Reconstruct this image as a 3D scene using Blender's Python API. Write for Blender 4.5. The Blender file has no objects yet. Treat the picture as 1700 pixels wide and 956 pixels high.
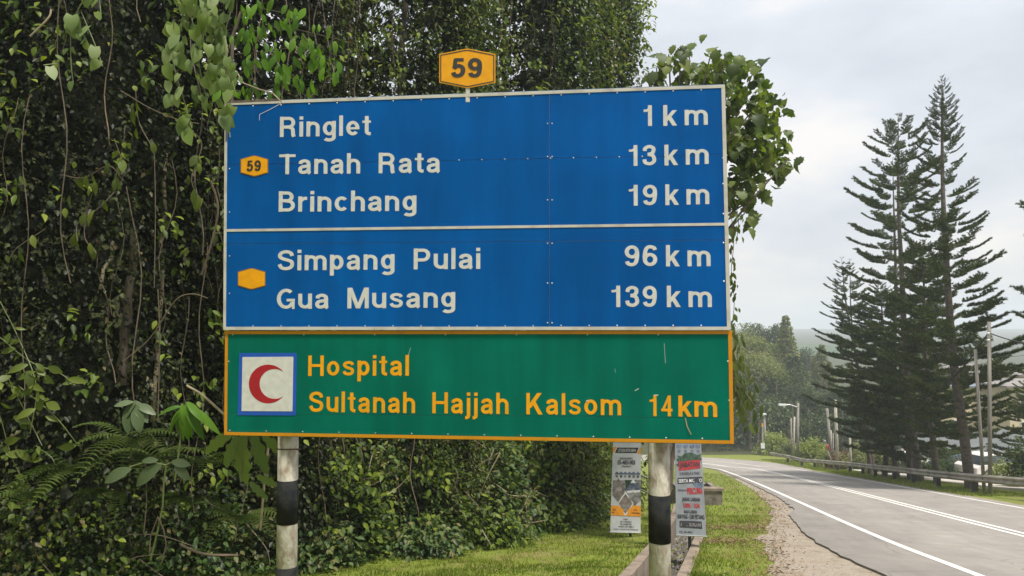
import bpy, math, random
import numpy as np
from mathutils import Vector, noise

S = bpy.context.scene
C = S.collection
R = math.radians
rnd = random.Random(59)

# ------------------------------------------------------------------ camera
PITCH = math.atan(53 / 1250.0)
FPX = 1250.0
cam = bpy.data.cameras.new("camera")
cam.sensor_width = 36.0
cam.lens = FPX / 1700.0 * 36.0
cam.clip_start = 0.1
cam.clip_end = 8000
camo = bpy.data.objects.new("camera", cam)
C.objects.link(camo)
camo.location = (0, 0, 0)
camo.rotation_euler = (math.pi / 2 + PITCH, 0, 0)
S.camera = camo

# ------------------------------------------------------------------ sky, sun, exposure
SUN_EL, SUN_AZ = R(66), R(138)          # azimuth clockwise from +Y (straight ahead)
W = bpy.data.worlds.new("World")
S.world = W
W.use_nodes = True
nt = W.node_tree
nt.nodes.clear()
out = nt.nodes.new("ShaderNodeOutputWorld")
mixw = nt.nodes.new("ShaderNodeMixShader")
bg1 = nt.nodes.new("ShaderNodeBackground")
bg2 = nt.nodes.new("ShaderNodeBackground")
sky = nt.nodes.new("ShaderNodeTexSky")
sky.sky_type = 'NISHITA'
sky.sun_disc = False
sky.sun_elevation = SUN_EL
sky.sun_rotation = SUN_AZ
sky.dust_density = 4.0
bg1.inputs[1].default_value = 0.07
tc = nt.nodes.new("ShaderNodeTexCoord")
mp = nt.nodes.new("ShaderNodeMapping")
mp.inputs['Scale'].default_value = (1.6, 1.6, 4.0)
mp.inputs['Location'].default_value = (0.35, 0.2, 0.1)
nz = nt.nodes.new("ShaderNodeTexNoise")
nz.inputs['Scale'].default_value = 1.9
nz.inputs['Detail'].default_value = 6.0
nz.inputs['Roughness'].default_value = 0.55
cr = nt.nodes.new("ShaderNodeValToRGB")
cr.color_ramp.elements[0].position = 0.36
cr.color_ramp.elements[0].color = (0.42, 0.445, 0.48, 1)
cr.color_ramp.elements[1].position = 0.66
cr.color_ramp.elements[1].color = (0.62, 0.60, 0.58, 1)
e = cr.color_ramp.elements.new(0.52)
e.color = (0.49, 0.51, 0.54, 1)
sep = nt.nodes.new("ShaderNodeSeparateXYZ")
mr = nt.nodes.new("ShaderNodeMapRange")
mr.inputs[1].default_value = 0.0
mr.inputs[2].default_value = 0.95
mr.inputs[3].default_value = 1.15
mr.inputs[4].default_value = 1.6
mul = nt.nodes.new("ShaderNodeVectorMath")
mul.operation = 'SCALE'
L = nt.links.new
L(tc.outputs['Generated'], mp.inputs[0]); L(mp.outputs[0], nz.inputs['Vector'])
L(nz.outputs[0], cr.inputs[0]); L(tc.outputs['Generated'], sep.inputs[0])
L(sep.outputs[2], mr.inputs[0]); L(cr.outputs[0], mul.inputs[0]); L(mr.outputs[0], mul.inputs['Scale'])
L(mul.outputs[0], bg2.inputs[0]); L(sky.outputs[0], bg1.inputs[0])
bg2.inputs[1].default_value = 1.0
mixw.inputs[0].default_value = 0.85
L(bg1.outputs[0], mixw.inputs[1]); L(bg2.outputs[0], mixw.inputs[2]); L(mixw.outputs[0], out.inputs[0])

sl = bpy.data.lights.new("sun", 'SUN')
sl.energy = 3.9
sl.angle = R(8)
sl.color = (1.0, 0.945, 0.85)
so = bpy.data.objects.new("sun", sl)
C.objects.link(so)
sd = Vector((math.sin(SUN_AZ) * math.cos(SUN_EL), math.cos(SUN_AZ) * math.cos(SUN_EL), math.sin(SUN_EL)))
so.rotation_euler = sd.to_track_quat('Z', 'Y').to_euler()
so.location = (0, 0, 40)

S.view_settings.view_transform = 'Standard'
S.view_settings.look = 'None'
S.view_settings.exposure = 0.55
S.view_settings.gamma = 1.0
S.render.engine = 'CYCLES'
S.cycles.volume_bounces = 1
S.cycles.max_bounces = 6
S.cycles.transparent_max_bounces = 8
S.cycles.use_denoising = True

# ------------------------------------------------------------------ geometry of the place
def ray(px, py):
    u = (px - 850) / FPX; v = (478 - py) / FPX
    return Vector((u, math.cos(PITCH) - v * math.sin(PITCH), math.sin(PITCH) + v * math.cos(PITCH)))

def at(px, py, Y):
    r = ray(px, py)
    return r * (Y / r.y)

def zbase(y):
    if y < 68: return -1.8 - 0.167 * max(y, -30)
    if y < 100: return -13.156 - 0.11 * (y - 68)
    if y < 140: return -16.676 - 0.03 * (y - 100)
    return -17.876

def sstep(t):
    t = min(1.0, max(0.0, t)); return t * t * (3 - 2 * t)

BANK = [(-13.0, 4.0), (-7.6, 9.0), (-4.3, 11.0), (-2.2, 13.2), (0.6, 18.0), (2.4, 22.5), (4.0, 31.0), (6.0, 45.0), (2.0, 60.0), (-30, 66.0)]
def bank_dist(x, y):
    """distance to the left of the line where the undergrowth starts (negative on the grass)"""
    best = 1e9; sgn = -1
    for (ax, ay), (bx, by) in zip(BANK[:-1], BANK[1:]):
        dx, dy = bx - ax, by - ay
        t = max(0, min(1, ((x - ax) * dx + (y - ay) * dy) / (dx * dx + dy * dy)))
        qx, qy = ax + dx * t, ay + dy * t
        d = math.hypot(x - qx, y - qy)
        if d < best:
            best = d
            sgn = 1 if dx * (y - ay) - dy * (x - ax) > 0 else -1
    return best * sgn

DRAIN = [(1.1, 8.0), (1.95, 10.4), (3.95, 17.3), (5.3, 22.8)]
def drain_dist(x, y):
    best = 1e9
    for (ax, ay), (bx, by) in zip(DRAIN[:-1], DRAIN[1:]):
        dx, dy = bx - ax, by - ay
        t = max(0, min(1, ((x - ax) * dx + (y - ay) * dy) / (dx * dx + dy * dy)))
        best = min(best, math.hypot(x - ax - dx * t, y - ay - dy * t))
    return best

def road_free(x, y):
    """1 well away from the road, 0 beside it (keeps bumps off the asphalt)"""
    c = road_near(x, y)
    return sstep((c - 4.6) / 2.5)

def catmull(P, n=8, closed=False):
    P = [Vector(p) for p in P]
    res = []
    N = len(P)
    for i in range(N if closed else N - 1):
        if closed:
            p0, p1, p2, p3 = P[(i - 1) % N], P[i], P[(i + 1) % N], P[(i + 2) % N]
        else:
            p0 = P[i - 1] if i > 0 else P[0] * 2 - P[1]
            p1, p2 = P[i], P[i + 1]
            p3 = P[i + 2] if i + 2 < N else P[-1] * 2 - P[-2]
        for k in range(n):
            t = k / n
            res.append(0.5 * ((2 * p1) + (p2 - p0) * t + (2 * p0 - 5 * p1 + 4 * p2 - p3) * t * t + (3 * p1 - p0 - 3 * p2 + p3) * t ** 3))
    if not closed: res.append(P[-1].copy())
    return res

ROADC = catmull([(4.6, -18, 0), (7.5, -1, 0), (9.3, 9.9, 0), (10.5, 16.4, 0), (14.5, 35, 0), (18.0, 52.5, 0), (19.4, 61, 0), (19.3, 67.5, 0),
                 (17.2, 73, 0), (12.6, 77.0, 0), (5, 79.3, 0), (-8, 80, 0), (-40, 77, 0)], 14)
_rc = np.array([(p.x, p.y) for p in ROADC])
def road_near(x, y):
    return float(np.sqrt(((_rc - (x, y)) ** 2).sum(1)).min())

def ground(x, y):
    z = zbase(y)
    b = bank_dist(x, y) if (-80 < x < 12 and -5 < y < 90) else (-50 if x > 0 else 50)
    if b > 0 and y < 90:
        z += (4.5 + 11 * sstep((-x - 5) / 7)) * sstep(b / 9.0) * sstep((90 - y) / 25)
    if x < 12 and y < 32:
        d = drain_dist(x, y)
        if d < 0.30: z -= 0.38
        elif d < 0.42: z -= 0.38 * (0.42 - d) / 0.12
    rf = road_free(x, y)
    if rf > 0 and y < 200:
        z += rf * 0.07 * (noise.noise(Vector((x * 0.7, y * 0.7, 0))) + 0.5 * noise.noise(Vector((x * 2.1, y * 2.1, 4))))
    if y > 84:                       # wooded slope behind the bend
        k = sstep((y - 86) / 60) * sstep((46 - x) / 22)
        z += 13 * k
    return z

def on_ground(px, py):
    """the point of the terrain seen at a pixel of the photograph"""
    r = ray(px, py); t = 6.0
    while t < 400:
        p = r * t
        if p.z < zbase(p.y): break
        t += 0.1
    p = r * t
    return Vector((p.x, p.y, ground(p.x, p.y)))

# ------------------------------------------------------------------ object helpers
def link(name, mesh, parent=None, loc=(0, 0, 0), rot=(0, 0, 0), scale=(1, 1, 1)):
    o = bpy.data.objects.new(name, mesh)
    C.objects.link(o)
    o.location = loc; o.rotation_euler = rot; o.scale = scale
    if parent is not None: o.parent = parent
    return o

def tag(o, label=None, cat=None, group=None, kind=None):
    if label: o['label'] = label
    if cat: o['category'] = cat
    if group: o['group'] = group
    if kind: o['kind'] = kind
    return o

def empty(name, loc, label, cat, group=None, rz=0):
    o = bpy.data.objects.new(name, None)
    C.objects.link(o)
    o.location = loc; o.rotation_euler = (0, 0, rz); o.empty_display_size = 0.3
    return tag(o, label, cat, group)

def copy_tree(o, parent=None):
    c = o.copy(); C.objects.link(c); c.parent = parent
    for ch in [k for k in S.objects if k.parent == o]:
        copy_tree(ch, c)
    return c

class MB:
    def __init__(s):
        s.v = []; s.f = []; s.m = []
    def add(s, vs, fs, mi=0):
        b = len(s.v); s.v += [tuple(v) for v in vs]
        s.f += [tuple(b + i for i in f) for f in fs]; s.m += [mi] * len(fs)
    def box(s, c, size, mi=0, ax=None):
        """box by centre and size, ax = three unit axes"""
        ax = ax or (Vector((1, 0, 0)), Vector((0, 1, 0)), Vector((0, 0, 1)))
        c = Vector(c)
        vs = [c + ax[0] * (i * size[0] / 2) + ax[1] * (j * size[1] / 2) + ax[2] * (k * size[2] / 2)
              for k in (-1, 1) for j in (-1, 1) for i in (-1, 1)]
        s.add(vs, [(0, 2, 3, 1), (4, 5, 7, 6), (0, 1, 5, 4), (2, 6, 7, 3), (0, 4, 6, 2), (1, 3, 7, 5)], mi)
    def tube(s, pts, rad, n=8, mi=0, caps=True):
        pts = [Vector(p) for p in pts]
        if not hasattr(rad, '__len__'): rad = [rad] * len(pts)
        vs = []; up = None
        for i, p in enumerate(pts):
            d = (pts[min(i + 1, len(pts) - 1)] - pts[max(i - 1, 0)])
            if d.length < 1e-9: d = Vector((0, 0, 1))
            d.normalize()
            if up is None:
                up = Vector((1, 0, 0)) if abs(d.x) < 0.8 else Vector((0, 1, 0))
            a = (up - d * up.dot(d)).normalized(); up = a
            b = d.cross(a)
            for k in range(n):
                t = 2 * math.pi * k / n
                vs.append(p + (a * math.cos(t) + b * math.sin(t)) * rad[i])
        fs = []
        for i in range(len(pts) - 1):
            for k in range(n):
                k2 = (k + 1) % n
                fs.append((i * n + k, i * n + k2, (i + 1) * n + k2, (i + 1) * n + k))
        if caps:
            fs.append(tuple(range(n - 1, -1, -1)))
            fs.append(tuple((len(pts) - 1) * n + k for k in range(n)))
        s.add(vs, fs, mi)
    def prism(s, poly, depth, mi=0):
        """poly: 3D points in order; depth: vector"""
        n = len(poly); d = Vector(depth)
        vs = [Vector(p) for p in poly] + [Vector(p) + d for p in poly]
        fs = [tuple(range(n)), tuple(range(2 * n - 1, n - 1, -1))]
        fs += [(i, i + n, (i + 1) % n + n, (i + 1) % n) for i in range(n)]
        s.add(vs, fs, mi)
    def mesh(s, name, mats, off=None, smooth=False):
        me = bpy.data.meshes.new(name)
        v = s.v if off is None else [(a[0] - off[0], a[1] - off[1], a[2] - off[2]) for a in s.v]
        me.from_pydata(v, [], s.f)
        if not isinstance(mats, (list, tuple)): mats = [mats]
        for m in mats: me.materials.append(m)
        if len(mats) > 1: me.polygons.foreach_set('material_index', s.m)
        if smooth: me.polygons.foreach_set('use_smooth', [True] * len(s.f))
        me.update()
        return me
    def build(s, name, mats, parent=None, smooth=False):
        """geometry given in world coordinates; parent an unrotated Empty or a child of one"""
        off = Vector((0, 0, 0)); q = parent
        while q is not None:
            off += q.location; q = q.parent
        if parent is None and s.v:
            a = np.array(s.v); c = (a.min(0) + a.max(0)) / 2; c[2] = a[:, 2].min()
            o = link(name, s.mesh(name, mats, c, smooth), None, tuple(c))
        else:
            o = link(name, s.mesh(name, mats, off, smooth), parent)
        return o

# ------------------------------------------------------------------ materials
def mat(name, col, rough=0.7, metal=0.0, var=0.0, vscale=8.0, bump=0.0, bscale=40.0, col2=None, spec=0.5, detail=4.0, thr=(0.35, 0.65), coords='Object', stretch=(1, 1, 1)):
    m = bpy.data.materials.new(name); m.use_nodes = True
    n = m.node_tree.nodes; l = m.node_tree.links
    b = n['Principled BSDF']
    b.inputs['Roughness'].default_value = rough
    b.inputs['Metallic'].default_value = metal
    b.inputs['Specular IOR Level'].default_value = spec
    b.inputs['Base Color'].default_value = (*col, 1)
    t = n.new('ShaderNodeTexCoord')
    mpn = n.new('ShaderNodeMapping'); mpn.inputs['Scale'].default_value = stretch
    l.new(t.outputs[coords], mpn.inputs[0])
    if var > 0 or col2:
        z = n.new('ShaderNodeTexNoise'); z.inputs['Scale'].default_value = vscale; z.inputs['Detail'].default_value = detail
        l.new(mpn.outputs[0], z.inputs['Vector'])
        r = n.new('ShaderNodeValToRGB')
        r.color_ramp.elements[0].position, r.color_ramp.elements[1].position = thr
        c2 = col2 if col2 else tuple(min(1, c * (1 + var)) for c in col)
        c1 = col if col2 else tuple(c * (1 - var) for c in col)
        r.color_ramp.elements[0].color = (*c1, 1); r.color_ramp.elements[1].color = (*c2, 1)
        l.new(z.outputs[0], r.inputs[0]); l.new(r.outputs[0], b.inputs['Base Color'])
    if bump > 0:
        z2 = n.new('ShaderNodeTexNoise'); z2.inputs['Scale'].default_value = bscale; z2.inputs['Detail'].default_value = 5
        l.new(mpn.outputs[0], z2.inputs['Vector'])
        bp = n.new('ShaderNodeBump'); bp.inputs['Strength'].default_value = bump; bp.inputs['Distance'].default_value = 0.02
        l.new(z2.outputs[0], bp.inputs['Height']); l.new(bp.outputs[0], b.inputs['Normal'])
    return m

def leafmat(name, cols, trans=0.3, rough=0.45, src='attr', spec=0.22):
    m = bpy.data.materials.new(name); m.use_nodes = True
    n = m.node_tree.nodes; l = m.node_tree.links
    b = n['Principled BSDF']; o = n['Material Output']
    b.inputs['Roughness'].default_value = rough
    b.inputs['Specular IOR Level'].default_value = spec
    if src == 'attr':
        a = n.new('ShaderNodeAttribute'); a.attribute_name = 'tone'; fac = a.outputs['Fac']
    else:
        a = n.new('ShaderNodeObjectInfo'); fac = a.outputs['Random']
    r = n.new('ShaderNodeValToRGB')
    while len(r.color_ramp.elements) < len(cols): r.color_ramp.elements.new(0.5)
    for i, c in enumerate(cols):
        r.color_ramp.elements[i].position = i / (len(cols) - 1)
        r.color_ramp.elements[i].color = (*c, 1)
    l.new(fac, r.inputs[0]); l.new(r.outputs[0], b.inputs['Base Color'])
    if src != 'attr':
        z = n.new('ShaderNodeTexNoise'); z.inputs['Scale'].default_value = 25
        t = n.new('ShaderNodeTexCoord'); l.new(t.outputs['Object'], z.inputs['Vector'])
        mr2 = n.new('ShaderNodeMapRange'); mr2.inputs[3].default_value = 0.65; mr2.inputs[4].default_value = 1.35
        sc = n.new('ShaderNodeVectorMath'); sc.operation = 'SCALE'
        l.new(z.outputs[0], mr2.inputs[0]); l.new(r.outputs[0], sc.inputs[0]); l.new(mr2.outputs[0], sc.inputs['Scale'])
        l.new(sc.outputs[0], b.inputs['Base Color'])
    tr = n.new('ShaderNodeBsdfTranslucent')
    g = n.new('ShaderNodeVectorMath'); g.operation = 'MULTIPLY'; g.inputs[1].default_value = (1.5, 1.6, 0.7)
    l.new(r.outputs[0], g.inputs[0]); l.new(g.outputs[0], tr.inputs[0])
    mx = n.new('ShaderNodeMixShader'); mx.inputs[0].default_value = trans
    l.new(b.outputs[0], mx.inputs[1]); l.new(tr.outputs[0], mx.inputs[2]); l.new(mx.outputs[0], o.inputs[0])
    return m

M = {}
M['blue'] = mat('blue_reflective_sheet', (0.0, 0.082, 0.325), 0.55, 0, 0.13, 1.3, 0.05, 300, spec=0.04, detail=6)
M['green'] = mat('green_reflective_sheet', (0.0, 0.125, 0.088), 0.55, 0, 0.13, 1.3, 0.05, 300, spec=0.04, detail=6)
def streaks(m, lo, hi, stretch, scale):
    n = m.node_tree.nodes; l = m.node_tree.links; b = n['Principled BSDF']
    src = b.inputs['Base Color'].links[0].from_socket
    t = n.new('ShaderNodeTexCoord'); mp_ = n.new('ShaderNodeMapping'); mp_.inputs['Scale'].default_value = stretch
    z = n.new('ShaderNodeTexNoise'); z.inputs['Scale'].default_value = scale; z.inputs['Detail'].default_value = 7; z.inputs['Roughness'].default_value = .6
    q = n.new('ShaderNodeMapRange'); q.inputs[1].default_value = .3; q.inputs[2].default_value = .75; q.inputs[3].default_value = hi; q.inputs[4].default_value = lo
    s_ = n.new('ShaderNodeVectorMath'); s_.operation = 'SCALE'
    l.new(t.outputs['Object'], mp_.inputs[0]); l.new(mp_.outputs[0], z.inputs['Vector']); l.new(z.outputs[0], q.inputs[0])
    l.new(src, s_.inputs[0]); l.new(q.outputs[0], s_.inputs['Scale']); l.new(s_.outputs[0], b.inputs['Base Color'])
for k_ in ('blue', 'green'):
    streaks(M[k_], .80, 1.08, (3.0, 3.0, .25), 2.2); streaks(M[k_], .88, 1.06, (60, 60, 60), 3)
M['signwhite'] = mat('weathered_white_sheet', (0.54, 0.54, 0.525), 0.6, 0, 0.07, 22, spec=0.1)
M['border'] = mat('dirty_white_border', (0.50, 0.49, 0.45), 0.6, 0, 0.0, 9, col2=(0.36, 0.34, 0.30), spec=0.3, thr=(0.45, 0.75))
M['amber'] = mat('amber_sheet', (0.70, 0.31, 0.003), 0.5, 0, 0.07, 14, spec=0.3)
M['amberborder'] = mat('amber_border', (0.52, 0.22, 0.006), 0.5, 0, 0.0, 10, col2=(0.42, 0.17, 0.01), spec=0.3, thr=(0.5, 0.8))
M['black'] = mat('black_paint', (0.02, 0.02, 0.022), 0.6, 0, 0.3, 20)
M['red'] = mat('dark_red_sheet', (0.33, 0.004, 0.018), 0.5, 0, 0.06, 20)
M['emblemblue'] = mat('emblem_blue', (0.005, 0.07, 0.42), 0.5, 0, 0.05, 20)
M['alu'] = mat('dull_aluminium', (0.45, 0.45, 0.44), 0.45, 0.7, 0.15, 12)
M['postwhite'] = mat('peeling_white_post_paint', (0.42, 0.40, 0.34), 0.8, 0, 0, 17, 0.35, 60, col2=(0.22, 0.17, 0.12), thr=(0.42, 0.68), detail=9, stretch=(1, 1, 0.5))
M['postblack'] = mat('black_post_band', (0.010, 0.012, 0.015), 0.8, 0, 0, 14, 0.3, 60, col2=(0.026, 0.026, 0.024), detail=7, spec=.08)
M['rust'] = mat('rusty_wire', (0.10, 0.05, 0.03), 0.8, 0.3, 0.3, 30)
M['concrete'] = mat('weathered_concrete', (0.20, 0.17, 0.14), 0.9, 0, 0, 5, 0.5, 30, col2=(0.07, 0.065, 0.055), detail=8, thr=(0.4, 0.7))
M['kerbc'] = mat('drain_kerb_concrete', (0.25, 0.195, 0.15), 0.9, 0, 0, 4, 0.5, 30, col2=(0.11, 0.09, 0.07), detail=8, thr=(0.4, 0.7))
M['stone'] = mat('drain_rubble', (0.10, 0.09, 0.08), 0.85, 0, 0, 6, 0.3, 30, col2=(0.30, 0.27, 0.24), thr=(0.5, 0.7))
M['galv'] = mat('galvanised_guardrail', (0.38, 0.35, 0.30), 0.6, 0.1, 0.0, 1.6, 0.1, 20, col2=(0.20, 0.17, 0.13), detail=7)
M['railpost'] = mat('dark_guardrail_post', (0.03, 0.03, 0.027), 0.7, 0.2, 0.3, 5)
M['pole'] = mat('grey_timber_pole', (0.20, 0.185, 0.165), 0.85, 0, 0.22, 4, 0.2, 30, stretch=(3, 3, 0.3))
M['polelight'] = mat('pale_pole', (0.33, 0.31, 0.25), 0.85, 0, 0.15, 4)
M['wire'] = mat('black_cable', (0.02, 0.02, 0.02), 0.6)
M['bark'] = mat('rough_bark', (0.075, 0.055, 0.042), 0.9, 0, 0, 9, 0.8, 25, col2=(0.16, 0.125, 0.10), stretch=(2, 2, 0.5))
M['pinebark'] = mat('norfolk_pine_bark', (0.07, 0.058, 0.046), 0.9, 0, 0, 5, 0.6, 20, col2=(0.15, 0.12, 0.095), stretch=(1, 1, 2.5))
M['vinestem'] = mat('vine_stem', (0.10, 0.075, 0.05), 0.85, 0, 0.3, 9)
M['drystem'] = mat('dry_pale_stem', (0.32, 0.26, 0.18), 0.8, 0, 0.25, 12)
M['greenstem'] = mat('green_stem', (0.12, 0.15, 0.05), 0.6, 0, 0.2, 12)
M['jungle'] = leafmat('shade_darkened_creeper_leaves', [(0.006, 0.007, 0.004), (0.011, 0.016, 0.005), (0.022, 0.033, 0.008), (0.045, 0.060, 0.013), (0.11, 0.085, 0.035)], 0.2)  # leaf colours lowered to put the creeper wall's shade into them
M['spray'] = leafmat('mid_green_spray_leaves', [(0.030, 0.052, 0.010), (0.060, 0.10, 0.015), (0.12, 0.17, 0.022), (0.20, 0.24, 0.03)], 0.35)
M['jungle2'] = leafmat('mid_creeper_leaves', [(0.012, 0.018, 0.006), (0.030, 0.048, 0.012), (0.065, 0.098, 0.020), (0.13, 0.17, 0.03), (0.17, 0.15, 0.055)], 0.28)
M['hedge'] = leafmat('hedge_leaves', [(0.014, 0.026, 0.010), (0.03, 0.06, 0.018), (0.058, 0.105, 0.028), (0.10, 0.14, 0.038), (0.15, 0.13, 0.055)], 0.25)
M['cover'] = leafmat('low_cover_leaves', [(0.02, 0.04, 0.012), (0.045, 0.085, 0.018), (0.075, 0.13, 0.025), (0.12, 0.16, 0.035)], 0.25)
M['paleleaf'] = leafmat('pale_vine_leaf', [(0.10, 0.15, 0.05), (0.17, 0.23, 0.09), (0.14, 0.20, 0.04), (0.24, 0.29, 0.14)], 0.3, 0.5, 'obj')
M['brightleaf'] = leafmat('bright_sapling_leaf', [(0.06, 0.14, 0.02), (0.11, 0.23, 0.025), (0.16, 0.30, 0.03), (0.05, 0.10, 0.02)], 0.45, 0.4, 'obj')
M['sideleaf'] = leafmat('dull_yellow_green_leaf', [(0.06, 0.085, 0.018), (0.09, 0.125, 0.022), (0.13, 0.165, 0.03)], 0.3, 0.45, 'obj')
M['bigleaf'] = leafmat('broad_tree_leaf', [(0.04, 0.062, 0.02), (0.07, 0.10, 0.028), (0.10, 0.14, 0.034), (0.16, 0.19, 0.05)], 0.3, 0.5, 'obj')
M['greyleaf'] = leafmat('grey_green_big_leaf', [(0.075, 0.11, 0.05), (0.11, 0.145, 0.075)], 0.2, 0.4, 'obj')
M['fern'] = leafmat('fern_frond', [(0.028, 0.048, 0.010), (0.048, 0.078, 0.014), (0.07, 0.09, 0.02)], 0.25, 0.5, 'obj')
M['pine'] = leafmat('norfolk_pine_needles', [(0.016, 0.034, 0.010), (0.050, 0.080, 0.018), (0.13, 0.155, 0.035)], 0.12, 0.75)
M['far'] = leafmat('far_forest_leaves', [(0.055, 0.078, 0.030), (0.105, 0.135, 0.045), (0.175, 0.20, 0.065), (0.24, 0.22, 0.10)], 0.3)
M['fardark'] = leafmat('far_dark_leaves', [(0.03, 0.048, 0.022), (0.058, 0.085, 0.034), (0.10, 0.13, 0.05)], 0.2)
M['bush'] = leafmat('light_bush_leaves', [(0.11, 0.15, 0.03), (0.19, 0.235, 0.05), (0.30, 0.33, 0.10)], 0.3)
M['redbush'] = leafmat('reddish_bush_leaves', [(0.10, 0.045, 0.03), (0.15, 0.08, 0.05), (0.10, 0.10, 0.04)], 0.2)
M['grassb'] = leafmat('grass_blades', [(0.075, 0.12, 0.012), (0.12, 0.175, 0.016), (0.19, 0.23, 0.03), (0.30, 0.26, 0.09)], 0.35, 0.6)
M['trunkflat'] = mat('far_trunk', (0.15, 0.12, 0.10), 0.9, 0, 0.2, 3)
HAZE = 0.0009
# ------------------------------------------------------------------ ground, road, verge
def multimix(name, cols, scale, detail=6, rough=0.95, bump=0.4, bscale=60, second=None, spec=0.25, pos=None):
    """noise through a ramp of several colours, plus an optional second noise multiplying it"""
    m = bpy.data.materials.new(name); m.use_nodes = True
    n = m.node_tree.nodes; l = m.node_tree.links; b = n['Principled BSDF']
    b.inputs['Roughness'].default_value = rough; b.inputs['Specular IOR Level'].default_value = spec
    t = n.new('ShaderNodeTexCoord')
    z = n.new('ShaderNodeTexNoise'); z.inputs['Scale'].default_value = scale; z.inputs['Detail'].default_value = detail; z.inputs['Roughness'].default_value = 0.62
    l.new(t.outputs['Object'], z.inputs['Vector'])
    r = n.new('ShaderNodeValToRGB')
    while len(r.color_ramp.elements) < len(cols): r.color_ramp.elements.new(0.5)
    for i, c in enumerate(cols):
        r.color_ramp.elements[i].position = pos[i] if pos else 0.3 + 0.4 * i / (len(cols) - 1)
        r.color_ramp.elements[i].color = (*c, 1)
    l.new(z.outputs[0], r.inputs[0]); last = r.outputs[0]
    for (sc, lo, hi, dt) in (second or []):
        z2 = n.new('ShaderNodeTexNoise'); z2.inputs['Scale'].default_value = sc; z2.inputs['Detail'].default_value = dt
        l.new(t.outputs['Object'], z2.inputs['Vector'])
        q = n.new('ShaderNodeMapRange'); q.inputs[1].default_value = 0.3; q.inputs[2].default_value = 0.7
        q.inputs[3].default_value = lo; q.inputs[4].default_value = hi
        s_ = n.new('ShaderNodeVectorMath'); s_.operation = 'SCALE'
        l.new(z2.outputs[0], q.inputs[0]); l.new(last, s_.inputs[0]); l.new(q.outputs[0], s_.inputs['Scale']); last = s_.outputs[0]
    l.new(last, b.inputs['Base Color'])
    z3 = n.new('ShaderNodeTexNoise'); z3.inputs['Scale'].default_value = bscale; z3.inputs['Detail'].default_value = 4
    l.new(t.outputs['Object'], z3.inputs['Vector'])
    bp = n.new('ShaderNodeBump'); bp.inputs['Strength'].default_value = bump; bp.inputs['Distance'].default_value = 0.02
    l.new(z3.outputs[0], bp.inputs['Height']); l.new(bp.outputs[0], b.inputs['Normal'])
    return m

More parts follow.
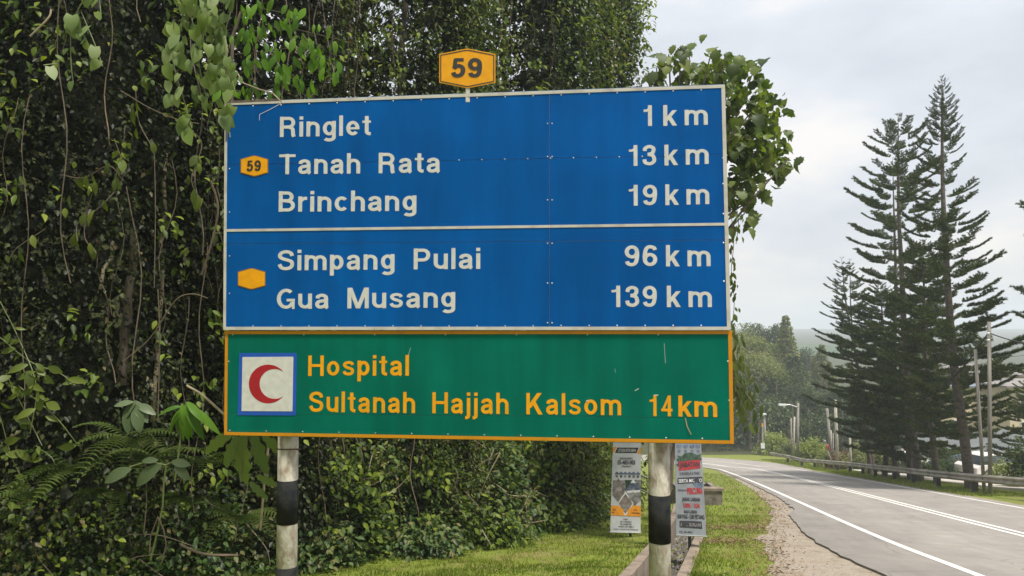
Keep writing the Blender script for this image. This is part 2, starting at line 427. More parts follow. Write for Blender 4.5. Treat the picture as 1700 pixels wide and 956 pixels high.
M['lawn'] = multimix('short_grass_ground', [(0.21, 0.16, 0.09), (0.17, 0.165, 0.045), (0.13, 0.165, 0.022), (0.18, 0.21, 0.03)], 1.3, second=[(35, 0.75, 1.25, 3)], pos=[0.27, 0.40, 0.52, 0.7])
M['floor'] = multimix('forest_floor', [(0.025, 0.022, 0.014), (0.05, 0.055, 0.02), (0.035, 0.05, 0.016)], 2.0, second=[(30, 0.7, 1.3, 3)])
M['asphalt'] = multimix('worn_grey_asphalt', [(0.235, 0.216, 0.198), (0.27, 0.248, 0.226), (0.305, 0.278, 0.252)], 0.5, 9, 0.85, 0.35, 160,
                        second=[(140, 0.72, 1.28, 2), (2.2, 0.93, 1.06, 6)], spec=0.3)
def road_wear(m):
    # wheel tracks and long streaks along the lanes (UV: across, metres along), fine cracks, darker repairs
    n = m.node_tree.nodes; l = m.node_tree.links; b = n['Principled BSDF']
    src = b.inputs['Base Color'].links[0].from_socket
    uv = n.new('ShaderNodeUVMap'); uv.uv_map = 'UVMap'
    sx_ = n.new('ShaderNodeSeparateXYZ'); l.new(uv.outputs[0], sx_.inputs[0])
    r_ = n.new('ShaderNodeValToRGB'); r_.color_ramp.interpolation = 'B_SPLINE'; el = r_.color_ramp.elements
    tab = [(0, .76), (.15, .90), (.24, .92), (.33, 1.03), (.44, .93), (.52, 1.0), (.63, .92), (.73, 1.03), (.84, .92), (.93, 1.0), (1, .9)]
    while len(el) < len(tab): el.new(.5)
    for i, (p_, v_) in enumerate(tab): el[i].position = p_; el[i].color = (v_ / 1.1,) * 3 + (1,)
    l.new(sx_.outputs[0], r_.inputs[0])
    mp_ = n.new('ShaderNodeMapping'); mp_.inputs['Scale'].default_value = (26, .35, 1); l.new(uv.outputs[0], mp_.inputs[0])
    z = n.new('ShaderNodeTexNoise'); z.inputs['Scale'].default_value = 1; z.inputs['Detail'].default_value = 8; l.new(mp_.outputs[0], z.inputs['Vector'])
    q = n.new('ShaderNodeMapRange'); q.inputs[1].default_value = .3; q.inputs[2].default_value = .7; q.inputs[3].default_value = 1.0; q.inputs[4].default_value = 1.18; l.new(z.outputs[0], q.inputs[0])
    a1 = n.new('ShaderNodeVectorMath'); a1.operation = 'MULTIPLY'; l.new(src, a1.inputs[0]); l.new(r_.outputs[0], a1.inputs[1])
    a2 = n.new('ShaderNodeVectorMath'); a2.operation = 'SCALE'; l.new(a1.outputs[0], a2.inputs[0]); l.new(q.outputs[0], a2.inputs['Scale'])
    t = n.new('ShaderNodeTexCoord'); nz_ = n.new('ShaderNodeTexNoise'); nz_.inputs['Scale'].default_value = .8; nz_.inputs['Detail'].default_value = 5; l.new(t.outputs['Object'], nz_.inputs['Vector'])
    ad = n.new('ShaderNodeVectorMath'); ad.operation = 'ADD'; l.new(t.outputs['Object'], ad.inputs[0]); l.new(nz_.outputs['Color'], ad.inputs[1])
    vo = n.new('ShaderNodeTexVoronoi'); vo.feature = 'DISTANCE_TO_EDGE'; vo.inputs['Scale'].default_value = .45; l.new(ad.outputs[0], vo.inputs['Vector'])
    c_ = n.new('ShaderNodeMapRange'); c_.inputs[1].default_value = 0; c_.inputs[2].default_value = .012; c_.inputs[3].default_value = .72; c_.inputs[4].default_value = 1; l.new(vo.outputs['Distance'], c_.inputs[0])
    a3 = n.new('ShaderNodeVectorMath'); a3.operation = 'SCALE'; l.new(a2.outputs[0], a3.inputs[0]); l.new(c_.outputs[0], a3.inputs['Scale'])
    l.new(a3.outputs[0], b.inputs['Base Color'])
road_wear(M['asphalt'])
M['shoulder'] = multimix('gravelly_earth_shoulder', [(0.14, 0.105, 0.075), (0.26, 0.215, 0.165), (0.31, 0.265, 0.215), (0.22, 0.19, 0.155)], 2.2, 10, 0.95, 0.35, 45,
                         second=[(40, 0.7, 1.2, 5)], pos=[0.28, 0.42, 0.55, 0.72])
M['paint'] = mat('worn_road_paint', (0.74, 0.72, 0.68), 0.7, 0, 0, 9, 0.1, 80, col2=(0.45, 0.42, 0.38), thr=(0.54, 0.70), detail=12)

def axis(parts):
    a = []
    for lo, hi, st in parts:
        a += list(np.arange(lo, hi - 1e-6, st))
    a.append(parts[-1][1]); return a

xs = axis([(-2000, -600, 200), (-600, -100, 50), (-100, -30, 7), (-30, -9, 1.5), (-9, 6.6, 0.14), (6.6, 44, 1.2), (44, 100, 7), (100, 600, 50), (600, 2000, 200)])
ys = axis([(-40, 4, 4), (4, 8, 0.8), (8, 25, 0.14), (25, 68, 1.0), (68, 150, 2.0), (150, 200, 10), (200, 600, 80), (600, 1500, 100)])
NX, NY = len(xs), len(ys)
gv = np.empty((NY, NX, 3))
for j, y in enumerate(ys):
    for i, x in enumerate(xs):
        gv[j, i] = (x, y, ground(x, y))
idx = np.arange(NX * NY).reshape(NY, NX)
gf = np.stack([idx[:-1, :-1], idx[:-1, 1:], idx[1:, 1:], idx[1:, :-1]], -1).reshape(-1, 4)

def np_mesh(name, v, f, mats, tone=None, midx=None, smooth=False):
    me = bpy.data.meshes.new(name)
    k = f.shape[1]
    me.vertices.add(len(v)); me.vertices.foreach_set('co', np.ascontiguousarray(v, dtype=np.float32).ravel())
    me.loops.add(f.size); me.loops.foreach_set('vertex_index', f.astype(np.int32).ravel())
    me.polygons.add(len(f))
    me.polygons.foreach_set('loop_start', np.arange(0, f.size, k, dtype=np.int32))
    me.polygons.foreach_set('loop_total', np.full(len(f), k, dtype=np.int32))
    for m_ in (mats if isinstance(mats, (list, tuple)) else [mats]): me.materials.append(m_)
    if midx is not None: me.polygons.foreach_set('material_index', midx.astype(np.int32))
    if smooth: me.polygons.foreach_set('use_smooth', np.ones(len(f), dtype=bool))
    me.update(calc_edges=True)
    if tone is not None:
        a = me.attributes.new('tone', 'FLOAT', 'FACE'); a.data.foreach_set('value', tone.astype(np.float32))
    return me

fm = np.zeros((NY - 1, NX - 1), dtype=int)
for j in range(NY - 1):
    for i in range(NX - 1):
        x, y = (xs[i] + xs[i + 1]) / 2, (ys[j] + ys[j + 1]) / 2
        if y > 83.5 or (x < 12 and bank_dist(x, y) > 0.6 + 0.4 * noise.noise(Vector((x, y, 2)))): fm[j, i] = 1
go = link('ground', np_mesh('ground', gv.reshape(-1, 3), gf, [M['lawn'], M['floor']], midx=fm.ravel(), smooth=True))
tag(go, kind='structure')

def strip(name, lefts, rights, off, m, nx=6, skirt=0.0):
    """a sheet between two polylines, laid on the sloping ground plane, with a side skirt for thickness"""
    v = []; f = []; uvs = []; run = 0; pv = None
    for a, b in zip(lefts, rights):
        if pv is not None: run += math.hypot(b[0] - pv[0], b[1] - pv[1])
        pv = b
        for k in range(nx + 1):
            t = k / nx; x = a[0] + (b[0] - a[0]) * t; y = a[1] + (b[1] - a[1]) * t
            v.append((x, y, zbase(y) + off)); uvs.append((t, run))
    w = nx + 1
    for i in range(len(lefts) - 1):
        for k in range(nx):
            f.append((i * w + k, i * w + k + 1, (i + 1) * w + k + 1, (i + 1) * w + k))
    if skirt:
        for side in (0, nx):
            base = len(v)
            for i in range(len(lefts)):
                p = v[i * w + side]; v.append((p[0], p[1], p[2] - skirt)); uvs.append(uvs[i * w + side])
            for i in range(len(lefts) - 1):
                q = (i * w + side, (i + 1) * w + side, base + i + 1, base + i)
                f.append(q if side == 0 else q[::-1])
    mb = MB(); mb.add(v, f)
    o = mb.build(name, m); ul = o.data.uv_layers.new(name='UVMap')
    li = np.empty(len(o.data.loops), dtype=np.int32); o.data.loops.foreach_get('vertex_index', li)
    ul.data.foreach_set('uv', np.array(uvs, dtype=np.float32)[li].ravel())
    return o

# centreline stations with their side directions
RC = []
acc = 0
dense = []
for a, b in zip(ROADC[:-1], ROADC[1:]):
    k = max(1, int((b - a).length / 0.25))
    for i in range(k): dense.append(a.lerp(b, i / k))
dense.append(ROADC[-1])
for i, p in enumerate(dense):
    d = (dense[min(i + 2, len(dense) - 1)] - dense[max(i - 2, 0)]).normalized()
    RC.append((p, Vector((d.y, -d.x, 0))))            # side points to the right of travel
def off_pt(i, o):
    p, s_ = RC[i]; return (p.x + s_.x * o, p.y + s_.y * o)

def lerp_tab(tab, y):
    if y <= tab[0][0]: return tab[0][1]
    for (a, va), (b, vb) in zip(tab[:-1], tab[1:]):
        if y <= b: return va + (vb - va) * (y - a) / (b - a)
    return tab[-1][1]
EDGE = [(8, 1.15), (12, 1.35), (15, 1.30), (17, 1.1), (19, 1.0), (21, 0.55), (26, 0.35), (60, 0.3)]
N = len(RC)
near = [i for i in range(N) if i < N * 0.62]
def ledge(i):
    p = RC[i][0]
    nzv = 0.10 * noise.noise(Vector((p.y * 1.7, 3, 0))) + 0.06 * noise.noise(Vector((p.y * 6, 9, 0)))
    return -(2.95 + lerp_tab(EDGE, p.y) + (nzv if p.y < 60 else 0))
def redge(i): return 3.35 + 3.2 * sstep((RC[i][0].y - 57) / 14) * (1 if RC[i][0].x > 10 else sstep((RC[i][0].x + 5) / 15)) + 0.05 * noise.noise(Vector((i * 0.5, 0, 7)))
tag(strip('road', [off_pt(i, ledge(i)) for i in range(N)], [off_pt(i, redge(i)) for i in range(N)], 0.045, M['asphalt'], 14, 0.08), kind='structure')
def line(o, w, i0=0, i1=None, gap=0):
    i1 = N if i1 is None else i1
    r = range(i0, i1)
    return tag(strip('road_marking', [off_pt(i, o - w / 2) for i in r], [off_pt(i, o + w / 2) for i in r], 0.050, M['paint'], 1), kind='structure')
line(-2.95, 0.13); line(2.95, 0.10); line(-0.12, 0.10); line(0.12, 0.10)
# earth and gravel shoulder between the grass and the asphalt
SH = [(-10, -1.0), (8, 2.3), (10.4, 3.35), (13, 4.3), (15, 4.85), (18, 6.05), (21.4, 7.25), (27, 8.9), (34.6, 10.75), (45, 13.0), (55, 15.0), (62, 16.6)]
sl_, sr_ = [], []
y = -10.0
while y < 60:
    x = lerp_tab(SH, y) + 0.22 * noise.noise(Vector((0.3, y * 1.1, 0))) + 0.12 * noise.noise(Vector((0.3, y * 4, 5)))
    sl_.append((x, y)); sr_.append((x + 3.2, y)); y += 0.2
tag(strip('road_shoulder', sl_, sr_, 0.012, M['shoulder'], 8), kind='structure')
# thin earthy edge on the far side
r = [i for i in range(N) if RC[i][0].y < 78]
tag(strip('road_verge', [off_pt(i, redge(i) - .05) for i in r], [off_pt(i, redge(i) + .4 + 0.15 * noise.noise(Vector((i * 0.09, 0, 1)))) for i in r], 0.014, M['shoulder'], 2), kind='structure')

# pale concrete drive behind the guardrail
M['drive'] = mat('pale_concrete_drive', (0.50, 0.46, 0.41), .9, 0, .12, .8, .2, 20)
DV = [(24.2, 20), (23.6, 27), (23.4, 33), (24.2, 39), (25.4, 45), (27, 52), (28.6, 60)]
tag(strip('driveway', [(lerp_tab([(b, a) for a, b in DV], yy) - 2.6, yy) for yy in np.arange(20, 60, 1.0)], [(lerp_tab([(b, a) for a, b in DV], yy) + 5.5, yy) for yy in np.arange(20, 60, 1.0)], 0.10, M['drive'], 6, .2), kind='structure')
# loose stones on the shoulder and pebbles: nobody could count them
def pebbles(name, pts, smin, smax, m, seed):
    q = random.Random(seed); mb = MB()
    for (x, y, z) in pts:
        s_ = q.uniform(smin, smax); a = q.uniform(0, 6.28)
        vs = []
        for k in range(5):
            t = a + k * 1.2566 + q.uniform(-.3, .3)
            vs.append((x + math.cos(t) * s_ * q.uniform(.7, 1), y + math.sin(t) * s_ * q.uniform(.7, 1), z - 0.3 * s_))
        vs.append((x + q.uniform(-.2, .2) * s_, y, z + s_ * q.uniform(.4, .8)))
        mb.add(vs, [(k, (k + 1) % 5, 5) for k in range(5)])
    return mb.build(name, m)
q = random.Random(4)
pts = []
for _ in range(1500):
    y = 9 + 30 * q.random() ** 1.8; x = lerp_tab(SH, y) + 0.1 + (1.0 + 0.9 * q.random()) * q.random() * (1.6 if y < 20 else .6)
    pts.append((x, y, zbase(y) + 0.014))
tag(pebbles('gravel', pts, 0.004, 0.018, M['stone'], 5), kind='stuff')

# concrete drain beside the right-hand post: two walls, a bed, and rubble in it
mbw = [MB(), MB()]
DP = catmull([(x, y, 0) for x, y in DRAIN], 12)
for w_, sgn in zip(mbw, (-1, 1)):
    prev = None; secs = []
    for i, p in enumerate(DP):
        d = (DP[min(i + 1, len(DP) - 1)] - DP[max(i - 1, 0)]).normalized(); s_ = Vector((d.y, -d.x, 0)) * sgn
        z = zbase(p.y)
        o1, o2 = 0.27, 0.43
        top = z + (0.10 if sgn < 0 else 0.06) + 0.012 * noise.noise(Vector((p.y * 3, sgn, 0)))
        secs.append([p + s_ * o1 + Vector((0, 0, z - 0.5)), p + s_ * o1 + Vector((0, 0, top)), p + s_ * o2 + Vector((0, 0, top - 0.01)), p + s_ * o2 + Vector((0, 0, z - 0.3))])
    vs = [v for s4 in secs for v in s4]
    fs = [(i * 4 + k, i * 4 + k + 1, i * 4 + 5 + k, i * 4 + 4 + k) for i in range(len(secs) - 1) for k in range(3)]
    fs += [(0, 1, 2, 3), tuple(len(vs) - 4 + k for k in (3, 2, 1, 0))]
    w_.add(vs, fs)
dr = empty('concrete_drain', (1.95, 10.4, zbase(10.4)), 'open concrete roadside drain full of rubble running past the right striped sign post', 'drain')
mbw[0].build('drain_wall', M['kerbc'], dr); mbw[1].build('drain_wall', M['kerbc'], dr)
pts = []
for _ in range(1000):
    i = q.randrange(len(DP) - 1); p = DP[i].lerp(DP[i + 1], q.random())
    x = p.x + q.uniform(-.24, .24); pts.append((x, p.y, zbase(p.y) - 0.33 + q.uniform(0, .08)))
tag(pebbles('rubble', pts, 0.02, 0.075, M['stone'], 6), kind='stuff')

# concrete culvert box with an open slot
def gp(px, py, dz=0): 
    p = on_ground(px, py); return Vector((p.x, p.y, p.z + dz))
cb = empty('culvert_box', (5.9, 24.3, zbase(24.3)), 'low stained concrete culvert box in the grass behind the right banner', 'culvert')
z0 = zbase(24.3)
mb = MB(); mb.box((5.85, 23.6, z0 + .15), (1.30, 0.16, 0.85)); mb.build('front_wall', M['concrete'], cb)
mb = MB(); mb.box((5.85, 25.0, z0 + .12), (1.30, 0.16, 0.75)); mb.build('back_wall', M['concrete'], cb)
mb = MB(); mb.box((6.42, 24.3, z0 + .145), (0.15, 1.24, 0.83)); mb.build('side_wall', M['concrete'], cb)
mb = MB(); mb.box((5.28, 24.3, z0 + .145), (0.15, 1.24, 0.83)); mb.build('side_wall', M['concrete'], cb)
mb = MB(); mb.box((5.85, 23.63, z0 + .615), (1.38, 0.30, 0.08)); mb.build('coping', M['kerbc'], cb)

# metal handrail pipes sloping behind the left banner
hr = empty('handrail', (3.4, 21.5, zbase(21.5)), 'pale metal pipe handrail sloping down behind the left banner', 'handrail')
A, B = at(985, 757, 21.5), at(1085, 797, 20.0)
A2, B2 = at(985, 777, 21.5), at(1085, 822, 20.0)
for a_, b_ in ((A, B), (A + Vector((0, .35, -.12)), B + Vector((0, .35, -.05))), (A2, B2)):
    mb = MB(); mb.tube([a_, b_], 0.022, 8); mb.build('pipe', M['alu'], hr)
for t in (0.02, 0.5, 0.98):
    a_ = A.lerp(B, t); mb = MB(); mb.tube([Vector((a_.x, a_.y, ground(a_.x, a_.y) - .3)), a_], 0.025, 8); mb.build('rail_post', M['alu'], hr)

# ------------------------------------------------------------------ guardrail on the far side
GR = catmull([(15.0, 14, 0), (16.4, 20, 0), (17.3, 25, 0), (18.2, 31, 0), (19.3, 36, 0), (20.5, 40.5, 0), (21.6, 45.5, 0), (22.8, 50, 0), (24.1, 56, 0),
              (25.6, 64, 0), (26.3, 71, 0), (26.2, 76, 0), (25.4, 79.5, 0)], 16)
s_len = [0]
for a, b in zip(GR[:-1], GR[1:]): s_len.append(s_len[-1] + (b - a).length)
def gr_at(s_):
    for i in range(len(GR) - 1):
        if s_len[i + 1] >= s_:
            t = (s_ - s_len[i]) / (s_len[i + 1] - s_len[i]); p = GR[i].lerp(GR[i + 1], t)
            d = (GR[i + 1] - GR[i]).normalized(); return p, Vector((d.y, -d.x, 0))
    return GR[-1], Vector((1, 0, 0))
rail = empty('guardrail', (18.2, 31, zbase(31)), 'long galvanised steel guardrail on dark posts following the outer edge of the road', 'guardrail')
PROF = [(0.0, -0.155), (-0.012, -0.135), (-0.08, -0.10), (-0.08, -0.06), (-0.015, -0.02), (-0.015, 0.02), (-0.08, 0.06), (-0.08, 0.10), (-0.012, 0.135), (0.0, 0.155)]
seg = 4.0; s_ = 0.0; nseg = int(s_len[-1] // seg)
for k in range(nseg):
    mb = MB(); secs = []
    a0 = k * seg - (0.16 if k else 0); npt = 7
    for j in range(npt + 1):
        p, side = gr_at(min(s_len[-1] - .01, a0 + (seg + .16) * j / npt)); z = zbase(p.y) + 0.60
        lay = -0.004 * (1 if j == npt else 0) 
        secs.append([p + side * (u + lay) + Vector((0, 0, z + v)) for u, v in PROF])
    n_ = len(PROF)
    vs = [v for s4 in secs for v in s4] + [v + Vector((0.004, 0.001, 0)) for s4 in secs for v in s4]
    fs = [(i * n_ + a, i * n_ + a + 1, (i + 1) * n_ + a + 1, (i + 1) * n_ + a) for i in range(npt) for a in range(n_ - 1)]
    mb.add(vs, fs + [tuple(x_ + len(secs) * n_ for x_ in reversed(f_)) for f_ in fs])
    b_ = mb.build('beam', M['galv'], rail, smooth=True)
    p, side = gr_at(k * seg + .05); z = zbase(p.y)
    d = Vector((-side.y, side.x, 0))
    mb = MB(); mb.box(p + side * 0.11 + Vector((0, 0, z + 0.16)), (0.17, 0.20, 1.02), 0, (side, d, Vector((0, 0, 1)))); mb.build('rail_post', M['railpost'], rail)
    mb = MB(); mb.box(p + side * 0.02 + Vector((0, 0, z + 0.60)), (0.055, 0.10, 0.2), 0, (side, d, Vector((0, 0, 1)))); mb.build('spacer', M['railpost'], rail)
    mb = MB(); mb.box(p - side * 0.022 + Vector((0, 0, z + 0.60)), (0.012, 0.07, 0.035), 0, (side, d, Vector((0, 0, 1)))); mb.build('bolt_plate', M['railpost'], rail)
# ------------------------------------------------------------------ the big direction sign
SN = Vector((-0.110, -0.9939, 0))                  # faces the camera, right end slightly nearer
SH_ = Vector((0.9939, -0.110, 0))
SP0 = Vector(((794 - 850) / FPX * 6.25, 6.25, 0))
SU = Vector((0, 0, 1))
def sp(px, py, proud=0.0):
    """point on the sign's face seen at a pixel, lifted towards the viewer"""
    r = ray(px, py); t = SP0.dot(SN) / r.dot(SN)
    return r * t + SN * proud
sign = empty('direction_sign', (0, 6.4, zbase(6.4)), 'large blue and green road direction sign on two black and white striped posts', 'road sign')

def plate(name, quad, thick, proud, m, parent=sign, gap=0.0):
    P = [sp(x, y, proud) for x, y in quad]
    if gap:
        c = sum(P, Vector()) / len(P)
        P = [p + SH_ * (-gap if (p - c).dot(SH_) > 0 else gap) + SU * (-gap if p.z > c.z else gap) for p in P]
    mb = MB(); mb.prism(P, -SN * thick); return mb.build(name, m, parent)

def edge(a, b, x):
    t = (x - a[0]) / (b[0] - a[0]); return (x, a[1] + (b[1] - a[1]) * t)
# outlines in the photograph
TL, TR, BR, BL = (378, 168.5), (1203, 139), (1213, 548), (370, 547)
def rowpt(t, xf):
    """pixel on the blue board: t down 0..1 by left/right edges, xf across"""
    l_ = (TL[0] + (BL[0] - TL[0]) * t[0], t[1]); return l_
rowL = {0: 168.5, 1: 273.5, 2: 382.5, 3: 405, 4: 547}
rowR = {0: 139, 1: 257, 2: 371, 3: 398, 4: 548}
def lx(y): return TL[0] + (BL[0] - TL[0]) * (y - TL[1]) / (BL[1] - TL[1])
def rx(y): return TR[0] + (BR[0] - TR[0]) * (y - TR[1]) / (BR[1] - TR[1])
def rp(k, x=None, side='L'):
    if x is None: return (lx(rowL[k]), rowL[k]) if side == 'L' else (rx(rowR[k]), rowR[k])
    return edge((lx(rowL[k]), rowL[k]), (rx(rowR[k]), rowR[k]), x)
mb = MB(); mb.prism([sp(x, y, -0.012) for x, y in (TL, TR, (1212, 545), (371, 544))], -SN * 0.02); mb.build('backing_frame', M['alu'], sign)
SEAM = 912.5
for k0, k1 in ((0, 1), (1, 3), (3, 4)):
    plate('blue_panel', [rp(k0), rp(k0, SEAM), rp(k1, SEAM), rp(k1)], 0.006, 0.0, M['blue'], gap=0.0018)
    plate('blue_panel', [rp(k0, SEAM), rp(k0, side='R'), rp(k1, side='R'), rp(k1, SEAM)], 0.006, 0.0, M['blue'], gap=0.0018)
def bar(a, b, w, name, m, proud=0.003, thick=0.0025):
    """flat strip between two pixels, w metres wide"""
    A_, B_ = sp(*a, proud), sp(*b, proud); d = (B_ - A_).normalized(); n_ = SN.cross(d) * (w / 2)
    mb = MB(); mb.prism([A_ - n_, B_ - n_, B_ + n_, A_ + n_], -SN * thick); return mb.build(name, m, sign)
bw = 0.027
bar((378, 172), (1203, 143), bw, 'white_border', M['border'], .0042)
bar((375.5, 172), (373, 543), bw * .9, 'white_border', M['border'], .0034)
bar((1200.5, 143), (1210, 545), bw * 1.1, 'white_border', M['border'], .0034)
bar((371, 545), (1212, 545), bw, 'white_border', M['border'], .0042)
bar((376, 382.5), (1205, 372), bw * .82, 'divider_strip', M['border'], .0038)
# green hospital board
GTL, GTR, GBR, GBL = (372, 549), (1215.5, 548), (1219.5, 738.5), (370, 723.5)
mb = MB(); mb.prism([sp(x, y, -0.030) for x, y in (GTL, GTR, GBR, GBL)], -SN * 0.02); mb.build('backing_frame', M['alu'], sign)
g1, g2 = (371, 687), (1218, 694)
plate('green_panel', [GTL, GTR, g2, g1], 0.006, -0.018, M['green'], gap=0.0012)
plate('green_panel', [g1, g2, GBR, GBL], 0.006, -0.018, M['green'], gap=0.0012)
bar((371, 551.8), (1216, 551.5), .029, 'amber_border', M['amberborder'], -.0140)
bar((374.5, 550), (373, 722), .026, 'amber_border', M['amberborder'], -.0148)
bar((1212.5, 551), (1215.8, 736), .030, 'amber_border', M['amberborder'], -.0148)
bar((370.5, 720), (1219, 734.6), .027, 'amber_border', M['amberborder'], -.0140)

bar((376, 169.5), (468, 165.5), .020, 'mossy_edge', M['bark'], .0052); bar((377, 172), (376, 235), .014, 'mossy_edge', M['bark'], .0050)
# --- rivets: too small to pick apart, one part per board
def rivets(pts, proud, name='rivets'):
    mb = MB()
    for x, y in pts:
        p = sp(x, y, proud)
        ring = [p + (SH_ * math.cos(t) + SU * math.sin(t)) * 0.0068 for t in [k * math.pi / 3 for k in range(6)]]
        mb.add(ring + [p + SN * 0.004], [(k, (k + 1) % 6, 6) for k in range(6)])
    o = mb.build(name, M['alu'], sign); o['kind'] = 'stuff'
pts = []
for k in range(17): 
    x = 420 + k * 46.5; pts += [(x, 541 - (0.6 if x > 900 else 0)), edge((470, 174), (1203, 148), x)]
for k in range(15): x = 610 + k * 38; pts.append((rp(1, x)[0], rp(1, x)[1]))
for y in (205, 260, 332, 404, 470, 536): pts += [(909, y), (916.5, y)]
for y in (280, 352, 425, 487): pts.append((381, y))
for y in (200, 262, 305, 355, 403, 467): pts.append((1198 + y * .008, y))
rivets([p for p in pts if not (455 < p[0] < 735 and 250 < p[1] < 290)], 0.0012)
rivets([(380 + k * 60.5, 715 + k * 60.5 * .0172) for k in range(14)] + [(378, 600), (1209, 600), (1211, 665)] + [(385 + k * 118, 555.5) for k in range(7)], -0.0168)

# --- stroke alphabet (cap height 1)
T_ = 0.092; XH = 0.74
def E(cx, cy, rx_, ry, a0, a1, n=16):
    return [(cx + rx_ * math.cos(R(a0 + (a1 - a0) * k / n)), cy + ry * math.sin(R(a0 + (a1 - a0) * k / n))) for k in range(n + 1)]
def CR(*p): return [(v.x, v.y) for v in catmull([(a, b, 0) for a, b in p], 6)]
def arch(x0, x1, top=XH, r0=0.20):
    return [(x0, top - T_ - r0 - .02)] + E((x0 + x1) / 2, top - T_ - r0, (x1 - x0) / 2, r0, 180, 0, 14) + [(x1, 0)]
G = {}
G['i'] = ([[(T_, 0), (T_, XH)], [(T_, .84), (T_, 1.0)]], .184)
G['l'] = ([[(T_, 0), (T_, 1.0)]], .184)
G['n'] = ([[(T_, 0), (T_, XH)], arch(T_, .475)], .567)
G['h'] = ([[(T_, 0), (T_, 1)], arch(T_, .475)], .567)
G['m'] = ([[(T_, 0), (T_, XH)], arch(T_, .445), arch(.445, .80)], .892)
G['u'] = ([[(T_, XH), (T_, .30)] + E(.2825, .30, .19, .208, 180, 355, 14), [(.475, 0), (.475, XH)]], .567)
G['r'] = ([[(T_, 0), (T_, XH)], [(T_, .38)] + E(.31, .42, .218, .225, 180, 88, 10) + [(.36, .645)]], .37)
G['a'] = ([CR((.10, .50), (.125, .60), (.27, .652), (.40, .60), (.435, .49)) + [(.435, .16)] + [(.455, .06), (.50, .03)],
           CR((.44, .42), (.33, .385), (.17, .35), (.095, .27), (.095, .17), (.15, .095), (.24, .082), (.35, .12), (.42, .20), (.435, .28))], .545)
G['g'] = ([E(.275, .38, .183, .27, 0, 360, 24), [(.465, XH), (.465, -.06)] + E(.275, -.06, .19, .13, 0, -150, 12)], .557)
G['p'] = ([[(T_, XH), (T_, -.27)], E(.285, .37, .183, .278, 0, 360, 24)], .56)
G['e'] = ([E(.28, .37, .188, .278, 0, 318, 24), ('w', .13, [(.12, .36), (.545, .36)])], .56)
G['o'] = ([E(.29, .37, .198, .278, 0, 360, 26)], .58)
G['s'] = ([('w', .17, CR((.46, .53), (.40, .62), (.27, .652), (.13, .605), (.10, .52), (.17, .43), (.29, .38), (.42, .32), (.45, .22), (.40, .12), (.27, .085), (.13, .125), (.075, .225)))], .54)
G['c'] = ([E(.285, .37, .193, .278, 42, 318, 22)], .53)
G['t'] = ([[(.175, .95), (.175, .20)] + E(.28, .20, .105, .115, 180, 270, 6) + [(.34, .08)], ('w', .14, [(0, .67), (.34, .67)])], .35)
G['k'] = ([[(T_, 0), (T_, 1)], ('D', .215, (.10, .24), (.445, XH)), ('D', .215, (.445, 0), (.235, .44))], .56)
G['j'] = ([[(T_ + .02, XH), (T_ + .02, -.10)] + E(-.02, -.10, .132, .09, 0, -95, 6), [(T_ + .02, .84), (T_ + .02, 1.0)]], .205)
G['H'] = ([[(T_, 0), (T_, 1)], [(.63, 0), (.63, 1)], ('w', .17, [(T_, .51), (.63, .51)])], .722)
G['S'] = ([CR((.59, .70), (.54, .84), (.39, .908), (.22, .88), (.115, .77), (.13, .64), (.26, .555), (.42, .50), (.57, .42), (.595, .27), (.53, .14), (.36, .088), (.18, .13), (.09, .30))], .69)
G['K'] = ([[(T_, 0), (T_, 1)], ('D', .25, (.12, .30), (.585, 1)), ('D', .235, (.62, 0), (.32, .60))], .74)
G['T'] = ([('w', .17, [(0, .915), (.67, .915)]), [(.335, 0), (.335, 1)]], .67)
G['B'] = ([[(T_, 0), (T_, 1)], [(T_, .912), (.36, .912)] + E(.36, .725, .165, .187, 90, -90, 12) + [(T_, .538)], [(.3, .52), (.38, .52)] + E(.38, .304, .20, .216, 90, -90, 12) + [(T_, .088)]], .67)
G['R'] = ([[(T_, 0), (T_, 1)], [(T_, .912), (.38, .912)] + E(.38, .70, .185, .212, 90, -90, 12) + [(T_, .488)], CR((.42, .47), (.53, .40), (.555, .27), (.565, .10), (.60, 0))], .70)
G['P'] = ([[(T_, 0), (T_, 1)], [(T_, .912), (.38, .912)] + E(.38, .68, .19, .232, 90, -90, 12) + [(T_, .448)]], .66)
G['M'] = ([[(T_, 0), (T_, 1)], [(.76, 0), (.76, 1)], ('D', .20, (.426, 0), (.115, 1)), ('D', .20, (.426, 0), (.737, 1))], .852)
G['G'] = ([E(.375, .50, .285, .412, 48, 335, 26), ('w', .16, [(.40, .43), (.72, .43)]), ('w', .13, [(.662, .45), (.662, 0)])], .74)
G['1'] = ([[(.31, 0), (.31, 1)], ('w', .14, CR((.05, .735), (.20, .755), (.28, .83), (.31, .95)))], .46)
G['3'] = ([CR((.10, .70), (.125, .83), (.27, .912), (.42, .85), (.445, .72), (.38, .58), (.22, .535)), CR((.22, .535), (.40, .49), (.465, .34), (.46, .20), (.36, .10), (.25, .088), (.12, .15), (.088, .30))], .56)
G['9'] = ([E(.285, .68, .192, .232, 0, 360, 24), CR((.477, .70), (.48, .48), (.44, .22), (.36, .11), (.26, .085), (.14, .13), (.10, .24))], .57)
G['6'] = ([E(.285, .32, .192, .232, 0, 360, 24), CR((.093, .30), (.09, .52), (.13, .78), (.21, .89), (.31, .915), (.43, .87), (.47, .76))], .57)
G['4'] = ([[(.41, 0), (.41, 1)], ('w', .16, [(.02, .30), (.56, .30)]), ('D', .15, (.09, .26), (.41, 1))], .58)
G['5'] = ([('w', .17, [(.13, .915), (.50, .915)]), ('w', .17, [(.175, .95), (.135, .46)]), CR((.10, .47), (.20, .57), (.32, .60), (.44, .52), (.475, .36), (.42, .17), (.28, .088), (.14, .12), (.08, .26))], .57)

